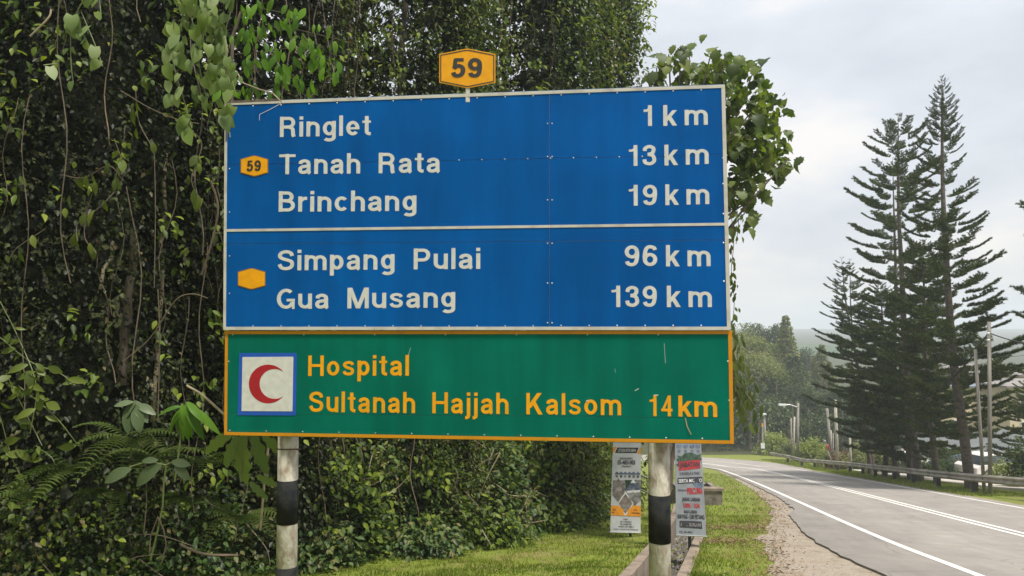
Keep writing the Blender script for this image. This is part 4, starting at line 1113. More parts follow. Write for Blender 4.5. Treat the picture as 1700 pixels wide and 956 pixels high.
def vine_tree(x, y, r, ztop, nst, label, seedv, leaf=(.075, .05), step=.075, mkey='jungle', face=(-math.pi * .97, math.pi * .2), fill=1200, stems=8, zlo=None, lump=.85, thin=None, cat='tree', profile=None, sprays=70, sk='spray', sleaf=.13):
    zg = ground(x, y); zlo = zg if zlo is None else zlo
    t = empty('creeper_covered_tree', (x, y, zg), label, cat, 'creeper-covered trees along the verge')
    mb = MB(); pts = limb(mb, (x, y, zg - .4), (x + rnd.uniform(-.3, .3), y, ztop - 1), .09 + r * .03, .04, .25, 9, 10); mb.build('trunk', M['bark'], t, smooth=True)
    for k in range(6):
        p = pts[4 + k % 5]; a = rnd.uniform(0, 6.28); mb = MB()
        limb(mb, p, p + Vector((math.cos(a) * r * .8, math.sin(a) * r * .8, rnd.uniform(.3, 1.4))), .09, .03, .15); mb.build('limb', M['bark'], t, smooth=True)
    P, Dd, Tn = drape_points(x, y, r, zlo, ztop, nst, step, seedv, face=face, lump=lump, profile=profile)
    if thin is not None:
        keep = thin(P); P, Dd, Tn = P[keep], Dd[keep], Tn[keep]
    n = len(P); sc = NR.uniform(.55, 1.35, n)
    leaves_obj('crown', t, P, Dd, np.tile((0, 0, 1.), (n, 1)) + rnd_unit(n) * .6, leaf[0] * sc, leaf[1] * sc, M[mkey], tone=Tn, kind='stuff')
    # lighter sprays of larger leaves standing out of the curtain
    if sprays:
        SP, SD = [], []
        for _ in range(sprays):
            th = NR.uniform(face[0] * .85, min(face[1], .1)); z = NR.uniform(zlo + .4, ztop - .3); rr = r * NR.uniform(1.0, 1.25)
            c = np.array((x + math.cos(th) * rr, y + math.sin(th) * rr, z)); k = NR.randint(7, 20); dr = unit(np.array((math.cos(th), math.sin(th), NR.uniform(-1.2, .4))))
            t_ = NR.rand(k, 1) * NR.uniform(.35, .9); SP.append(c + dr * t_ + NR.normal(size=(k, 3)) * .09); SD.append(dr * .6 + NR.normal(size=(k, 3)) * .6 - np.array((0, 0, .5)))
        SP, SD = np.concatenate(SP), np.concatenate(SD)
        if thin is not None: kk = thin(SP); SP, SD = SP[kk], SD[kk]
        k = len(SP); leaves_obj('leaf_sprays', t, SP, SD, np.tile((0, -.4, 1.), (k, 1)) + rnd_unit(k) * .4, sleaf * NR.uniform(.6, 1.2, k), sleaf * .5, M[sk], tmpl=T_OVAL, tone=NR.rand(k), kind='stuff')
    # inner leaves that close the crown, in the darkest of the shade-darkened tones
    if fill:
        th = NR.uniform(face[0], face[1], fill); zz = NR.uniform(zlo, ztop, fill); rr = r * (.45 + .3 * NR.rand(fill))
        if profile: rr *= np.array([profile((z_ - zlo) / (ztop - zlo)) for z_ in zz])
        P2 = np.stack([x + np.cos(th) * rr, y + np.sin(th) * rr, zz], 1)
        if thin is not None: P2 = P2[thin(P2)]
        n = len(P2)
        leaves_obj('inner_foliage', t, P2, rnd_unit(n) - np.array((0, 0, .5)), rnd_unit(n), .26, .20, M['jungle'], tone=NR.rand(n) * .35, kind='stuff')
    for k in range(stems):
        th = rnd.uniform(face[0] * .9, face[1]); z1 = rnd.uniform(zlo + 2, ztop); z2 = max(zlo, z1 - rnd.uniform(1.5, 4.5)); rr = r * rnd.uniform(1.0, 1.22)
        if profile: rr *= profile((z1 - zlo) / (ztop - zlo))
        mb = MB(); mb.tube(hang_path(x + math.cos(th) * rr, y + math.sin(th) * rr, z1, z2), rnd.uniform(.004, .011), 4)
        mb.build('hanging_stem', M[rnd.choice(['vinestem', 'vinestem', 'bark', 'brownstem'])], t)
    return t

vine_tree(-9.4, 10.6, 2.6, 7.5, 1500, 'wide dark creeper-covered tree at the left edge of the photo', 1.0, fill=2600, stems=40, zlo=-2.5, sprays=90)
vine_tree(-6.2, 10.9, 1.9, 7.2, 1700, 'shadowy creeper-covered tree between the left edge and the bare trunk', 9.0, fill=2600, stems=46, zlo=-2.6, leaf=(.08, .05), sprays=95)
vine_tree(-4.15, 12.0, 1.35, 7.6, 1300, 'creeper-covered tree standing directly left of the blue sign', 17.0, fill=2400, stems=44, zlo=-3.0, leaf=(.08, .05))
def sky_hole(P):
    # an airy gap in the leaves, where the branches cross the sky
    d = ((P[:, 0] + 1.98) / .62) ** 2 + ((P[:, 2] - 5.55) / .34) ** 2
    return NR.rand(len(P)) > np.where(d < 1, .82, np.where(d < 2.0, .4, 0))
vine_tree(-2.3, 15.0, 1.75, 9.0, 2100, 'airy creeper-hung tree showing sky through it left of the route plate', 25.0, fill=2600, stems=24, thin=sky_hole, mkey='jungle2', leaf=(.085, .045), sprays=110, sleaf=.14)
vine_tree(0.1, 18.4, 1.95, 11.0, 1900, 'creeper-draped tree right behind the amber route plate', 33.0, fill=4200, stems=22, mkey='jungle2', leaf=(.10, .065), step=.08, sprays=130, sleaf=.17)
vine_tree(2.05, 21.8, 1.40, 12.5, 2300, 'tall leafy creeper column ending against the open sky', 41.0, fill=4600, stems=44, mkey='jungle2', leaf=(.12, .08), step=.10, face=(-math.pi, math.pi * .35), lump=.35, sprays=170, sleaf=.20)
# sparse trailing edge of the last column, seen against the sky
tt = [o for o in S.objects if o.get('label', '').startswith('tall leafy creeper')][0]
P = []; 
for k in range(46):
    a = NR.uniform(-.9, .5); rr = NR.uniform(1.15, 1.6); z1 = NR.uniform(4, 12.5); n = int(NR.uniform(14, 34))
    t = np.linspace(0, 1, n); P.append(np.stack([2.05 + math.cos(a) * rr + .1 * np.sin(t * 5 + k), np.full(n, 21.8 + math.sin(a) * rr), z1 - t * n * .11], 1))
P = np.concatenate(P); n = len(P)
leaves_obj('trailing_foliage', tt, P + NR.normal(size=P.shape) * .04, rnd_unit(n) + np.array((0, 0, -.8)), rnd_unit(n), .12, .07, M['jungle2'], tone=NR.rand(n) * .6, kind='stuff')

# tree-tops further back, closing the skyline above the sign
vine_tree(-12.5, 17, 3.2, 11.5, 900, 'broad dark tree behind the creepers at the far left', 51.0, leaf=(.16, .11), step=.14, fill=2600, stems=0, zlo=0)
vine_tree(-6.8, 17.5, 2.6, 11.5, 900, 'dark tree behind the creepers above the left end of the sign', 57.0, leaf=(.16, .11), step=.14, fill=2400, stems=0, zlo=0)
vine_tree(-0.6, 24.5, 2.3, 13.0, 1000, 'dense tree behind the creepers above the middle of the sign', 63.0, leaf=(.15, .10), step=.13, fill=2200, stems=6, zlo=0, mkey='jungle2', thin=lambda P: NR.rand(len(P)) > .1)

# airy upper foliage and long palm-like blades crossing the gap of sky
at4 = [o for o in S.objects if o.get('label', '').startswith('airy creeper-hung')][0]
n = 6000; U_ = NR.uniform(565, 790, n); V_ = NR.uniform(-60, 165, n); Yv = NR.uniform(15.2, 17.4, n)
P = np.array([tuple(at(a, b, c)) for a, b, c in zip(U_, V_, Yv)])
nzv = np.array([noise.noise(Vector((a * 1.6, b * .8, c * 1.6))) for a, b, c in P]); inh = ((U_ - 685) / 46) ** 2 + ((V_ - 68) / 26) ** 2
ok = (nzv > -.12) & ((inh > 1) | (NR.rand(n) < .12)); P = P[ok]; n = len(P)
leaves_obj('upper_foliage', at4, P, rnd_unit(n) + np.array((0, 0, -.5)), rnd_unit(n), .14 * NR.uniform(.6, 1.3, n), .07, M['jungle2'], tone=np.clip(.45 + .6 * nzv[ok] + NR.normal(size=n) * .2, 0, 1), kind='stuff')
P, Dd = [], []
for k in range(34):
    c = np.array(tuple(at(rnd.uniform(610, 760), rnd.uniform(20, 150), rnd.uniform(14.6, 16)))); ax_ = unit(np.array((rnd.uniform(-1, 1), 0, rnd.uniform(-.7, .5)))); m = 16
    for j in range(m):
        P.append(c + ax_ * j * .035); Dd.append(ax_ * .5 + np.array((rnd.uniform(-.15, .15), 0, -1 if j % 2 else .6)))
n = len(P); leaves_obj('palm_blades', at4, np.array(P), np.array(Dd), np.tile((0., -1., .2), (n, 1)), .34, .022, M['jungle2'], tone=.3 + .5 * NR.rand(n), kind='stuff')

# pale bare trunks glimpsed through the creepers
for (px, p0, p1, Yd, r_, lab) in ((268, 255, 700, 10.4, .03, 'pale peeling thin trunk seen through the dark creepers'), (215, 380, 640, 10.0, .06, 'dark slanting trunk among the creepers left of the sign'),
                              (180, 400, 480, 9.6, .02, 'short pale dead stem in the dark creepers')):
    a, b = at(px + 8, p0, Yd), at(px - 14, p1, Yd - .1); mb = MB(); limb(mb, b, a, r_ * 1.2, r_ * .8, .05, 9, 8)
    tag(mb.build('dead_tree', M['drystem'] if r_ < .06 else M['bark'], None, smooth=True), lab, 'tree trunk')

# ------------------------------------------------------------------ hedge and undergrowth beneath the sign
def shrub(x, y, r, h, n, label, mkey='hedge', leaf=(.075, .055), grp='shrubs along the foot of the creeper wall', stems=6, name='shrub', squash=1.0):
    zg = ground(x, y); t = empty(name, (x, y, zg), label, 'shrub', grp)
    th = NR.uniform(0, 2 * math.pi, n); ct = NR.uniform(-.15, 1, n); st = np.sqrt(1 - ct ** 2)
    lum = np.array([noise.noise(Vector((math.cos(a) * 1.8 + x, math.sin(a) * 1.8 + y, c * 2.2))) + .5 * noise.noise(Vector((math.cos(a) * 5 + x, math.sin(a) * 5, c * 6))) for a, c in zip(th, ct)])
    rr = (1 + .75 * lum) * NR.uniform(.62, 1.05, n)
    P = np.stack([x + r * rr * st * np.cos(th), y + r * rr * st * np.sin(th) * squash, zg + .05 + h * np.maximum(0, ct * .9 + .1) * rr], 1)
    d = np.stack([st * np.cos(th), st * np.sin(th), ct - .2], 1) + NR.normal(size=(n, 3)) * .7
    sc = NR.uniform(.6, 1.3, n)
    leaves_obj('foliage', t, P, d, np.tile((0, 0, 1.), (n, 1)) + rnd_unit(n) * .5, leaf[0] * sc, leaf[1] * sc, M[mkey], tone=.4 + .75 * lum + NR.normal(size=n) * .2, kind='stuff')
    if name == 'shrub':
        m = 50; SP, SD = [], []
        for _ in range(m):
            a = NR.uniform(-math.pi, 0.2); c = NR.uniform(0, .95); s3 = math.sqrt(1 - c * c); k = NR.randint(5, 14)
            SP.append(np.array((x + r * s3 * math.cos(a) * 1.02, y + r * s3 * math.sin(a) * 1.02, zg + .1 + h * c)) + NR.normal(size=(k, 3)) * .11); SD.append(np.array((math.cos(a), math.sin(a), -.5)) + NR.normal(size=(k, 3)) * .6)
        SP, SD = np.concatenate(SP), np.concatenate(SD); k = len(SP)
        leaves_obj('leaf_sprays', t, SP, SD, np.tile((0, -.3, 1.), (k, 1)) + rnd_unit(k) * .4, leaf[0] * 1.6 * NR.uniform(.6, 1.2, k), leaf[1] * 1.3, M[rnd.choice(['spray', 'hedge'])], tmpl=T_OVAL, tone=NR.rand(k), kind='stuff')
    if name == 'shrub' and stems > 3:
        tb = MB()
        for k in range(10):
            a = rnd.uniform(-2.6, -.3); c = rnd.uniform(.1, .95); rr_ = r * rnd.uniform(1.0, 1.2)
            p = Vector((x + rr_ * math.cos(a), y + rr_ * math.sin(a), zg + h * c)); d = Vector((rnd.uniform(-1, 1), rnd.uniform(-.3, .3), rnd.uniform(-1.3, .6))).normalized() * rnd.uniform(.3, .9)
            tb.tube(catmull([tuple(p), tuple(p + d * .5 + rv(.09)), tuple(p + d + rv(.05))], 4), [.011 - .0009 * i for i in range(9)], 4)
        o = tb.build('tangled_twigs', M['drystem'] if rnd.random() < .5 else M['vinestem'], t); o['kind'] = 'stuff'
    mb = MB()
    for k in range(stems):
        a = rnd.uniform(0, 6.28); limb(mb, (x + .1 * math.cos(a), y + .1 * math.sin(a), zg - .1), (x + r * .7 * math.cos(a), y + r * .7 * math.sin(a), zg + h * rnd.uniform(.5, .9)), .02, .006, .08, 5, 5)
    if stems: o = mb.build('stems', M['vinestem'], t)
    return t
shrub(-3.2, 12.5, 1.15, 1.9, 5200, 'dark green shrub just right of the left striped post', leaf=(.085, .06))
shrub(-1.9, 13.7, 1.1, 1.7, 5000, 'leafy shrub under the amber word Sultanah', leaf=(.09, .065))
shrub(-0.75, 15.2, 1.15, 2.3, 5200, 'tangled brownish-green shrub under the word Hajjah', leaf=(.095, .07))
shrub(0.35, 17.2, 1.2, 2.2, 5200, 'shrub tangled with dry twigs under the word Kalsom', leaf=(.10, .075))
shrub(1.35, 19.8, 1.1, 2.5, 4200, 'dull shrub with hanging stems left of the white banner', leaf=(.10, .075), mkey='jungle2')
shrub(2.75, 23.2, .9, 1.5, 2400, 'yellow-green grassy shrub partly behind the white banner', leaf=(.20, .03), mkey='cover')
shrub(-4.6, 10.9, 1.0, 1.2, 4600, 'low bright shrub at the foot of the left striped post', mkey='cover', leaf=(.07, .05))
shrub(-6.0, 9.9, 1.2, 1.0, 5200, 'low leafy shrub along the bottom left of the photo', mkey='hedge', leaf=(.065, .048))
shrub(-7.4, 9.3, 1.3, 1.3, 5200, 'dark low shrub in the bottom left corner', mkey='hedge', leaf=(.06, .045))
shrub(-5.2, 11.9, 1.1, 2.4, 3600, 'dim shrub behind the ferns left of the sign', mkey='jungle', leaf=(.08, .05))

for k, (bx0, by0, rr0, hh0, mk, lab) in enumerate(((-2.9, 11.6, .5, .45, 'cover', 'small bright shrub spilling on to the grass beside the left striped post'), (-1.5, 12.7, .5, .4, 'hedge', 'small shrub on the grass edge under the word Hospital'),
        (-.3, 14.2, .55, .5, 'cover', 'small yellow-green shrub at the grass edge under Hajjah'), (.9, 16.4, .5, .5, 'hedge', 'small dull shrub at the grass edge under Kalsom'), (1.9, 19.0, .5, .6, 'cover', 'small shrub on the grass just left of the white banner'))):
    shrub(bx0, by0, rr0, hh0, 900, lab, mk, (.07, .05), stems=2)
# ground cover creeping out of the undergrowth on to the grass
n = 42000
cx_ = NR.uniform(-8.5, 3.2, n); cy_ = NR.uniform(8.2, 24, n)
bd = np.array([bank_dist(a, b) for a, b in zip(cx_, cy_)])
nn = np.array([noise.noise(Vector((a * 1.3, b * 1.3, 3))) for a, b in zip(cx_, cy_)])
ok = (bd > -0.55 + 1.0 * nn) & (bd < 1.6)
cx_, cy_ = cx_[ok], cy_[ok]; n = len(cx_)
cz = np.array([ground(a, b) for a, b in zip(cx_, cy_)]) + NR.uniform(.01, .22, n) * (0.4 + NR.rand(n))
me = leaves_mesh('ground_cover', np.stack([cx_, cy_, cz], 1), np.stack([NR.normal(size=n), NR.normal(size=n) - .5, NR.uniform(-.2, .5, n)], 1), np.tile((0, 0, 1.), (n, 1)) + rnd_unit(n) * .4,
                 .065 * NR.uniform(.6, 1.4, n), .045, M['cover'], tone=NR.rand(n))
tag(link('ground_cover', me), kind='stuff')

# grass blades
def grass(n, ylo, yhi, h, seed):
    q = np.random.RandomState(seed)
    gy = ylo + (yhi - ylo) * q.rand(n) ** 1.5; gx = q.uniform(-.42, .42, n) * gy + .8
    keep = []
    for a, b in zip(gx, gy):
        e_ = lerp_tab(SH, b) + .22 * noise.noise(Vector((0.3, b * 1.1, 0)))
        edge_fade = e_ - a
        dd = drain_dist(a, b)
        patch = noise.noise(Vector((a * 1.1, b * 1.1, 8))) 
        keep.append((edge_fade > .30 or q.rand() < .55 * max(0, (edge_fade + .45) / .75) ** 1.6) and dd > .40 and bank_dist(a, b) < .6 and (patch > -.30 or q.rand() < .25) and not (5.1 < a < 7.0 and 23.4 < b < 25.1))
    keep = np.array(keep); gx, gy = gx[keep], gy[keep]; m = len(gx)
    gz = np.array([ground(a, b) for a, b in zip(gx, gy)])
    d = np.stack([q.normal(size=m) * .45, q.normal(size=m) * .45, np.ones(m)], 1)
    hh = h * q.uniform(.4, 1.3, m) * (1 + .6 * np.array([noise.noise(Vector((a * .9, b * .9, 1))) for a, b in zip(gx, gy)]))
    up = np.stack([q.normal(size=m), q.normal(size=m), np.zeros(m)], 1)
    tone = .45 + .5 * np.array([noise.noise(Vector((a * .6, b * .6, 5))) for a, b in zip(gx, gy)]) + q.normal(size=m) * .2
    return leaves_mesh('grass', np.stack([gx, gy, gz - .01], 1), d, up, hh, .008 + gy * .0007, M['grassb'], tmpl=T_TRI, tone=tone)
tag(link('grass', grass(85000, 9.3, 20, .065, 3)), kind='stuff')
tag(link('grass', grass(60000, 18, 52, .09, 4)), kind='stuff')
# brown leaf litter where the grass meets the gravel, under the hedge and in small drifts on the grass
LT = []
for _ in range(3000):
    m_ = q_ = rnd.random()
    if q_ < .55: y_ = 9 + 22 * rnd.random() ** 1.4; x_ = lerp_tab(SH, y_) + rnd.gauss(.05, .26) + .22 * noise.noise(Vector((0.3, y_ * 1.1, 0)))
    elif q_ < .75: y_ = rnd.gauss(17.0, .55) ; x_ = lerp_tab(SH, y_) - abs(rnd.gauss(.7, .6))
    elif q_ < .85: y_ = rnd.gauss(14.6, .3); x_ = rnd.gauss(4.0, .35)
    else: y_ = rnd.uniform(10, 22); x_ = rnd.uniform(-.35, .25) * y_
    if drain_dist(x_, y_) > .45: LT.append((x_, y_, ground(x_, y_) + rnd.uniform(.015, .05)))
LT = np.array(LT); n = len(LT)
M['litter'] = leafmat('dead_leaf_litter', [(.05, .025, .015), (.13, .07, .035), (.20, .12, .06), (.28, .20, .12)], .1)
tag(link('leaf_litter', leaves_mesh('leaf_litter', LT, rnd_unit(n) * np.array((1, 1, .25)), np.tile((0, 0, 1.), (n, 1)) + rnd_unit(n) * .3, .055 * NR.uniform(.5, 1.5, n), .03, M['litter'], tone=NR.rand(n))), kind='stuff')
# grass under the guardrail
q = np.random.RandomState(8); n = 30000
t_ = q.uniform(14, s_len[-1] - 3, n) ; gx = np.empty(n); gy = np.empty(n)
for k in range(n):
    p, side = gr_at(t_[k]); o_ = q.uniform(-1.15, 1.6); gx[k] = p.x + side.x * o_; gy[k] = p.y + side.y * o_
gz = np.array([ground(a, b) for a, b in zip(gx, gy)])
me = leaves_mesh('grass', np.stack([gx, gy, gz - .01], 1), np.stack([q.normal(size=n) * .5, q.normal(size=n) * .5, np.ones(n)], 1), np.stack([q.normal(size=n), q.normal(size=n), np.zeros(n)], 1),
                 .14 * q.uniform(.4, 1.3, n), .03, M['grassb'], tmpl=T_TRI, tone=q.rand(n))
tag(link('grass', me), kind='stuff')

# ------------------------------------------------------------------ big individual leaves
def leaf_template(name, L_, W_, kind, m, fold=.12, droop=.25):
    """one broad leaf, base at the origin, along +Y, 5 mm cupped blade with a midrib fold"""
    ns = 9; vs = []; fs = []
    for k in range(ns):
        t = k / (ns - 1)
        if kind == 'heart': w = (math.sin(math.pi * min(1, t * .80 + .22)) ** .8) * (1 if t < .98 else 0); back = -.10 if k == 0 else 0
        elif kind == 'lobed': w = math.sin(math.pi * (t * .86 + .12)) * (1.0 + .16 * (-1) ** k); back = -.08 if k == 0 else 0
        elif kind == 'long': w = math.sin(math.pi * (t * .96 + .03)) ** .75; back = 0
        elif kind == 'serrate': w = (math.sin(math.pi * (t * .95 + .04)) ** .7) * (1.15 if k % 2 else .72); back = 0
        else: w = math.sin(math.pi * (t * .95 + .04)); back = 0
        z = -droop * L_ * t * t
        y = L_ * t * (1 - .12 * t * droop)
        vs += [(-W_ / 2 * w, y + back * L_, z + fold * W_ * w), (0, y, z), (W_ / 2 * w, y + back * L_, z + fold * W_ * w * .8)]
    for k in range(ns - 1):
        a = k * 3; fs += [(a, a + 1, a + 4, a + 3), (a + 1, a + 2, a + 5, a + 4)]
    mb = MB(); mb.add(vs, fs); me = mb.mesh(name, m, smooth=True); return me
def variants(kind, m, sizes, W_=.62, **k): return [leaf_template('leaf', 1, W_ * w, kind, m, droop=d, fold=f, **k) for (w, d, f) in sizes]
LV = {
 'heart': variants('heart', M['paleleaf'], [(1.0, .25, .10), (1.15, .4, .16), (.9, .1, .05), (1.05, .5, .2)], .72),
 'bright': variants('oval', M['brightleaf'], [(1.0, .3, .1), (.9, .5, .15), (1.1, .15, .08)], .42),
 'side': variants('oval', M['sideleaf'], [(1.0, .3, .1), (.85, .45, .15), (1.1, .15, .06)], .46),
 'big': variants('lobed', M['bigleaf'], [(1.0, .2, .12), (1.1, .45, .2), (.95, .3, .05), (1.0, .6, .15)], .90),
 'grey': variants('long', M['greyleaf'], [(1.0, .15, .06), (1.0, .35, .1)], .42),
 'strap': variants('long', M['brightleaf'], [(1.0, .5, .1), (1.0, .8, .1)], .26),
 'serr': variants('serrate', M['paleleaf'], [(1.0, .2, .08), (1.0, .35, .08)], .34),
 'droop': variants('oval', M['sideleaf'], [(1.0, .2, .1), (.9, .4, .12)], .30),
}
def put_leaf(parent, key, pos, d, up, size, name='leaf'):
    """link one leaf part: +Y along d, +Z near up"""
    off = worldloc(parent); d = Vector(d).normalized(); up = Vector(up)
    x = d.cross(up)
    if x.length < 1e-3: x = d.cross(Vector((1, 0, 0)))
    x.normalize(); z = x.cross(d)
    from mathutils import Matrix
    o = bpy.data.objects.new(name, rnd.choice(LV[key])); C.objects.link(o); o.parent = parent
    mtx = Matrix((x, d, z)).transposed(); o.rotation_euler = mtx.to_euler(); o.location = Vector(pos) - off; o.scale = (size, size, size)
    return o

def strand(parent, path_px, Yd, key, count, size, spread=.06, stemm='greenstem', sr=.005, hang=True):
    """a trailing stem through pixels at forward distance Yd, hung with single leaves"""
    P = catmull([tuple(at(x, y, Yd + rnd.uniform(-.1, .1))) for x, y in path_px], 8)
    mb = MB(); mb.tube(P, sr, 5); mb.build('stem', M[stemm], parent)
    for k in range(count):
        i = rnd.randrange(len(P) - 1) if count > 3 else int((k + .5) / count * (len(P) - 1)); p = P[i].lerp(P[i + 1], rnd.random())
        o_ = rv(spread); o_.y = -abs(o_.y)
        d = Vector((rnd.uniform(-.6, .6), rnd.uniform(-.5, .1), -1)) if hang else Vector((rnd.uniform(-1, 1), rnd.uniform(-.6, .1), rnd.uniform(-.8, .3)))
        put_leaf(parent, key, p + o_, d, Vector((rnd.uniform(-.9, .9), -1, rnd.uniform(-.2, .9))), size * rnd.uniform(.5, 1.3))

def plant(name, px, py, Yd, label, cat, group=None):
    p = at(px, py, Yd); return empty(name, tuple(p), label, cat, group)

v1 = plant('climbing_vine', 340, 60, 6.05, 'pale heart-leaved climbing vine hanging over the top left corner of the blue sign', 'vine')
for path, c in ((((352, -25), (356, 60), (372, 150), (382, 228)), 30), (((322, -25), (300, 40), (288, 100), (305, 165), (318, 212)), 27), (((368, -25), (345, 40), (330, 95), (345, 175)), 24), (((395, -20), (380, 30), (368, 80), (390, 150)), 14), (((300, -20), (318, 30), (326, 70)), 8)):
    strand(v1, path, 6.05, 'heart', c, .125, .07)
v2 = plant('climbing_vine', 135, 60, 7.0, 'small pale vine spray hanging in the dark at the upper left', 'vine')
for path, c in ((((150, -20), (128, 20), (118, 50), (118, 105), (122, 140)), 9), (((160, -25), (165, 0), (168, 30)), 3), (((125, 40), (145, 70), (150, 100)), 4), (((95, 105), (72, 108)), 1), (((135, 20), (160, 80), (170, 110)), 3)):
    strand(v2, path, 7.0, 'heart', c, .145, .03)
v3 = plant('side_plant', 60, 650, 7.6, 'dull yellow-green leafy plant at the left edge halfway down', 'plant')
for path, c in ((((0, 500), (30, 560), (60, 640), (50, 720)), 12), (((0, 560), (50, 600), (100, 620), (125, 640)), 14), (((10, 620), (40, 680), (70, 740)), 12), (((30, 640), (90, 690), (130, 740)), 12), (((0, 690), (20, 760), (40, 800)), 12), (((60, 740), (90, 770), (60, 820)), 6)):
    strand(v3, path, 7.6, 'side', c, .15, .09, hang=False)
v4 = plant('hanging_vine', 170, 380, 7.8, 'thin vine with a few narrow leaves hanging left of the sign', 'vine')
for path, c in ((((190, 230), (205, 290), (170, 340), (130, 370), (128, 400)), 9), (((165, 300), (150, 330), (140, 390), (160, 420)), 8), (((100, 290), (140, 295), (180, 275), (205, 300)), 8), (((225, 150), (230, 200), (250, 240)), 6), (((310, 210), (335, 240), (318, 300), (345, 345)), 9), (((75, 380), (30, 410), (15, 430)), 3)):
    strand(v4, path, 7.9, 'side', c, .15, .05, 'vinestem')
v5 = plant('big_leaf_plant', 250, 770, 7.4, 'pair of large grey-green leaves on a bending stem left of the green board', 'plant')
mb = MB(); mb.tube([at(x, y, 7.4) for x, y in ((250, 930), (262, 880), (270, 840), (272, 800), (276, 772))], .009, 6); mb.build('stem', M['greenstem'], v5)
mb = MB(); mb.tube([at(x, y, 7.4) for x, y in ((215, 775), (245, 766), (276, 772), (290, 765))], .009, 6); mb.build('stem', M['greenstem'], v5)
mb = MB(); mb.tube([at(x, y, 7.38) for x, y in ((268, 935), (276, 905), (272, 880), (262, 858))], .007, 6); mb.build('stem', M['vinestem'], v5)
mb = MB(); mb.tube([at(x, y, 7.38) for x, y in ((248, 918), (250, 890), (262, 858))], .006, 6); mb.build('stem', M['vinestem'], v5)
for (x, y, dx, dz, s_) in ((268, 772, -1, -.62, .33), (218, 778, -1, -.35, .30), (262, 764, -1, .10, .16), (285, 766, 1, -.1, .2), (290, 770, .8, -.7, .22)):
    put_leaf(v5, 'grey', at(x, y, 7.38), (dx, -.25, dz), (0, -1, .5), s_)
v6 = plant('strap_leaf_plant', 300, 680, 7.6, 'bright plant with long arching leaves beside the hospital emblem', 'plant')
for (dx, dz, s_) in ((.9, -.9, .36), (.3, -1, .36), (-.2, -1, .34), (1, -.25, .36), (-.8, -.5, .3), (.1, -.8, .3), (-.5, .1, .2), (.6, -.3, .30), (-1, -.9, .25), (.6, -1.1, .30)):
    put_leaf(v6, 'strap', at(306, 672, 7.6) + rv(.03), (dx, -.45, dz), (dx * .3, -1, .8), s_)
mb = MB(); mb.tube([at(x, y, 7.62) for x, y in ((290, 800), (298, 740), (306, 672))], .01, 6); mb.build('stem', M['greenstem'], v6)
v7 = plant('strap_leaf_plant', 224, 690, 7.9, 'dull plant with drooping long leaves left of the bright arching one', 'plant')
for (dx, dz, s_) in ((0, -1, .34), (.7, -.8, .3), (-.7, -.8, .26), (.9, -.2, .24), (-.9, -.1, .2), (.3, -.9, .32)):
    put_leaf(v7, 'grey', at(222, 668, 7.9) + rv(.03), (dx, -.35, dz), (dx * .3, -1, .8), s_ * .95)
mb = MB(); mb.tube([at(x, y, 7.92) for x, y in ((215, 790), (222, 668))], .01, 6); mb.build('stem', M['greenstem'], v7)
v8 = plant('serrated_leaf_plant', 418, 750, 7.1, 'plant with long jagged leaves hanging below the left corner of the green board', 'plant')
for (x, y, dx, dz, s_) in ((402, 722, 0, -1, .42), (420, 720, .35, -1, .36), (408, 722, -.3, -1, .28), (436, 722, .7, -.6, .26), (395, 724, -.5, -1, .30), (385, 720, -1, -.6, .3), (426, 790, .5, -.2, .2), (415, 800, .6, -.6, .2)):
    put_leaf(v8, 'serr', at(x, y, 7.1), (dx, -.1, dz), (0, -1, .2), s_ * 1.15)
mb = MB(); mb.tube([at(x, y, 7.12) for x, y in ((400, 800), (404, 740), (410, 716), (430, 700))], .01, 6); mb.build('stem', M['greenstem'], v8)
v9 = plant('leafy_sapling', 470, 110, 8.8, 'sapling branch with bright translucent leaves just above the word Ringlet', 'sapling')
for path, c in ((((385, 60), (430, 50), (470, 45), (540, 60), (580, 70)), 34), (((390, 90), (440, 85), (500, 80), (545, 100), (555, 120)), 34), (((400, 120), (440, 110), (480, 120), (510, 150)), 28), (((380, 150), (430, 150), (470, 150)), 18), (((400, 20), (440, 15), (500, 30)), 22), (((420, 60), (455, 95), (470, 140)), 16), (((500, 55), (520, 80), (530, 120)), 14)):
    strand(v9, path, 8.8, 'bright', c, .15, .10, 'vinestem')
mb = MB(); mb.tube([at(x, y, 8.9) for x, y in ((395, 620), (392, 400), (388, 250), (384, 150), (386, 60), (400, 20))], .02, 6); mb.build('trunk', M['vinestem'], v9)
v9['label'] = 'sapling with bright translucent leaves just above the word Ringlet'
v10 = plant('yellowing_vine', 395, 130, 6.0, 'knot of yellowed leaves and a curling dry stem on the sign corner', 'vine')
for (x, y, s_) in ((385, 105, .09), (392, 120, .08), (378, 95, .10), (398, 128, .06), (382, 150, .12), (374, 130, .12)):
    put_leaf(v10, 'heart', at(x, y, 5.95), (rnd.uniform(-.6, .6), -.2, -1), (0, -1, .3), s_)
mb = MB(); mb.tube([at(x, y, 5.97) for x, y in ((392, 118), (404, 138), (430, 148), (452, 154), (470, 172))], .005, 5); mb.build('stem', M['drystem'], v10)
mb = MB(); mb.tube([at(x, y, 5.97) for x, y in ((372, 60), (376, 85), (374, 100), (380, 140))], .014, 6); mb.build('stem', M['greenstem'], v10)
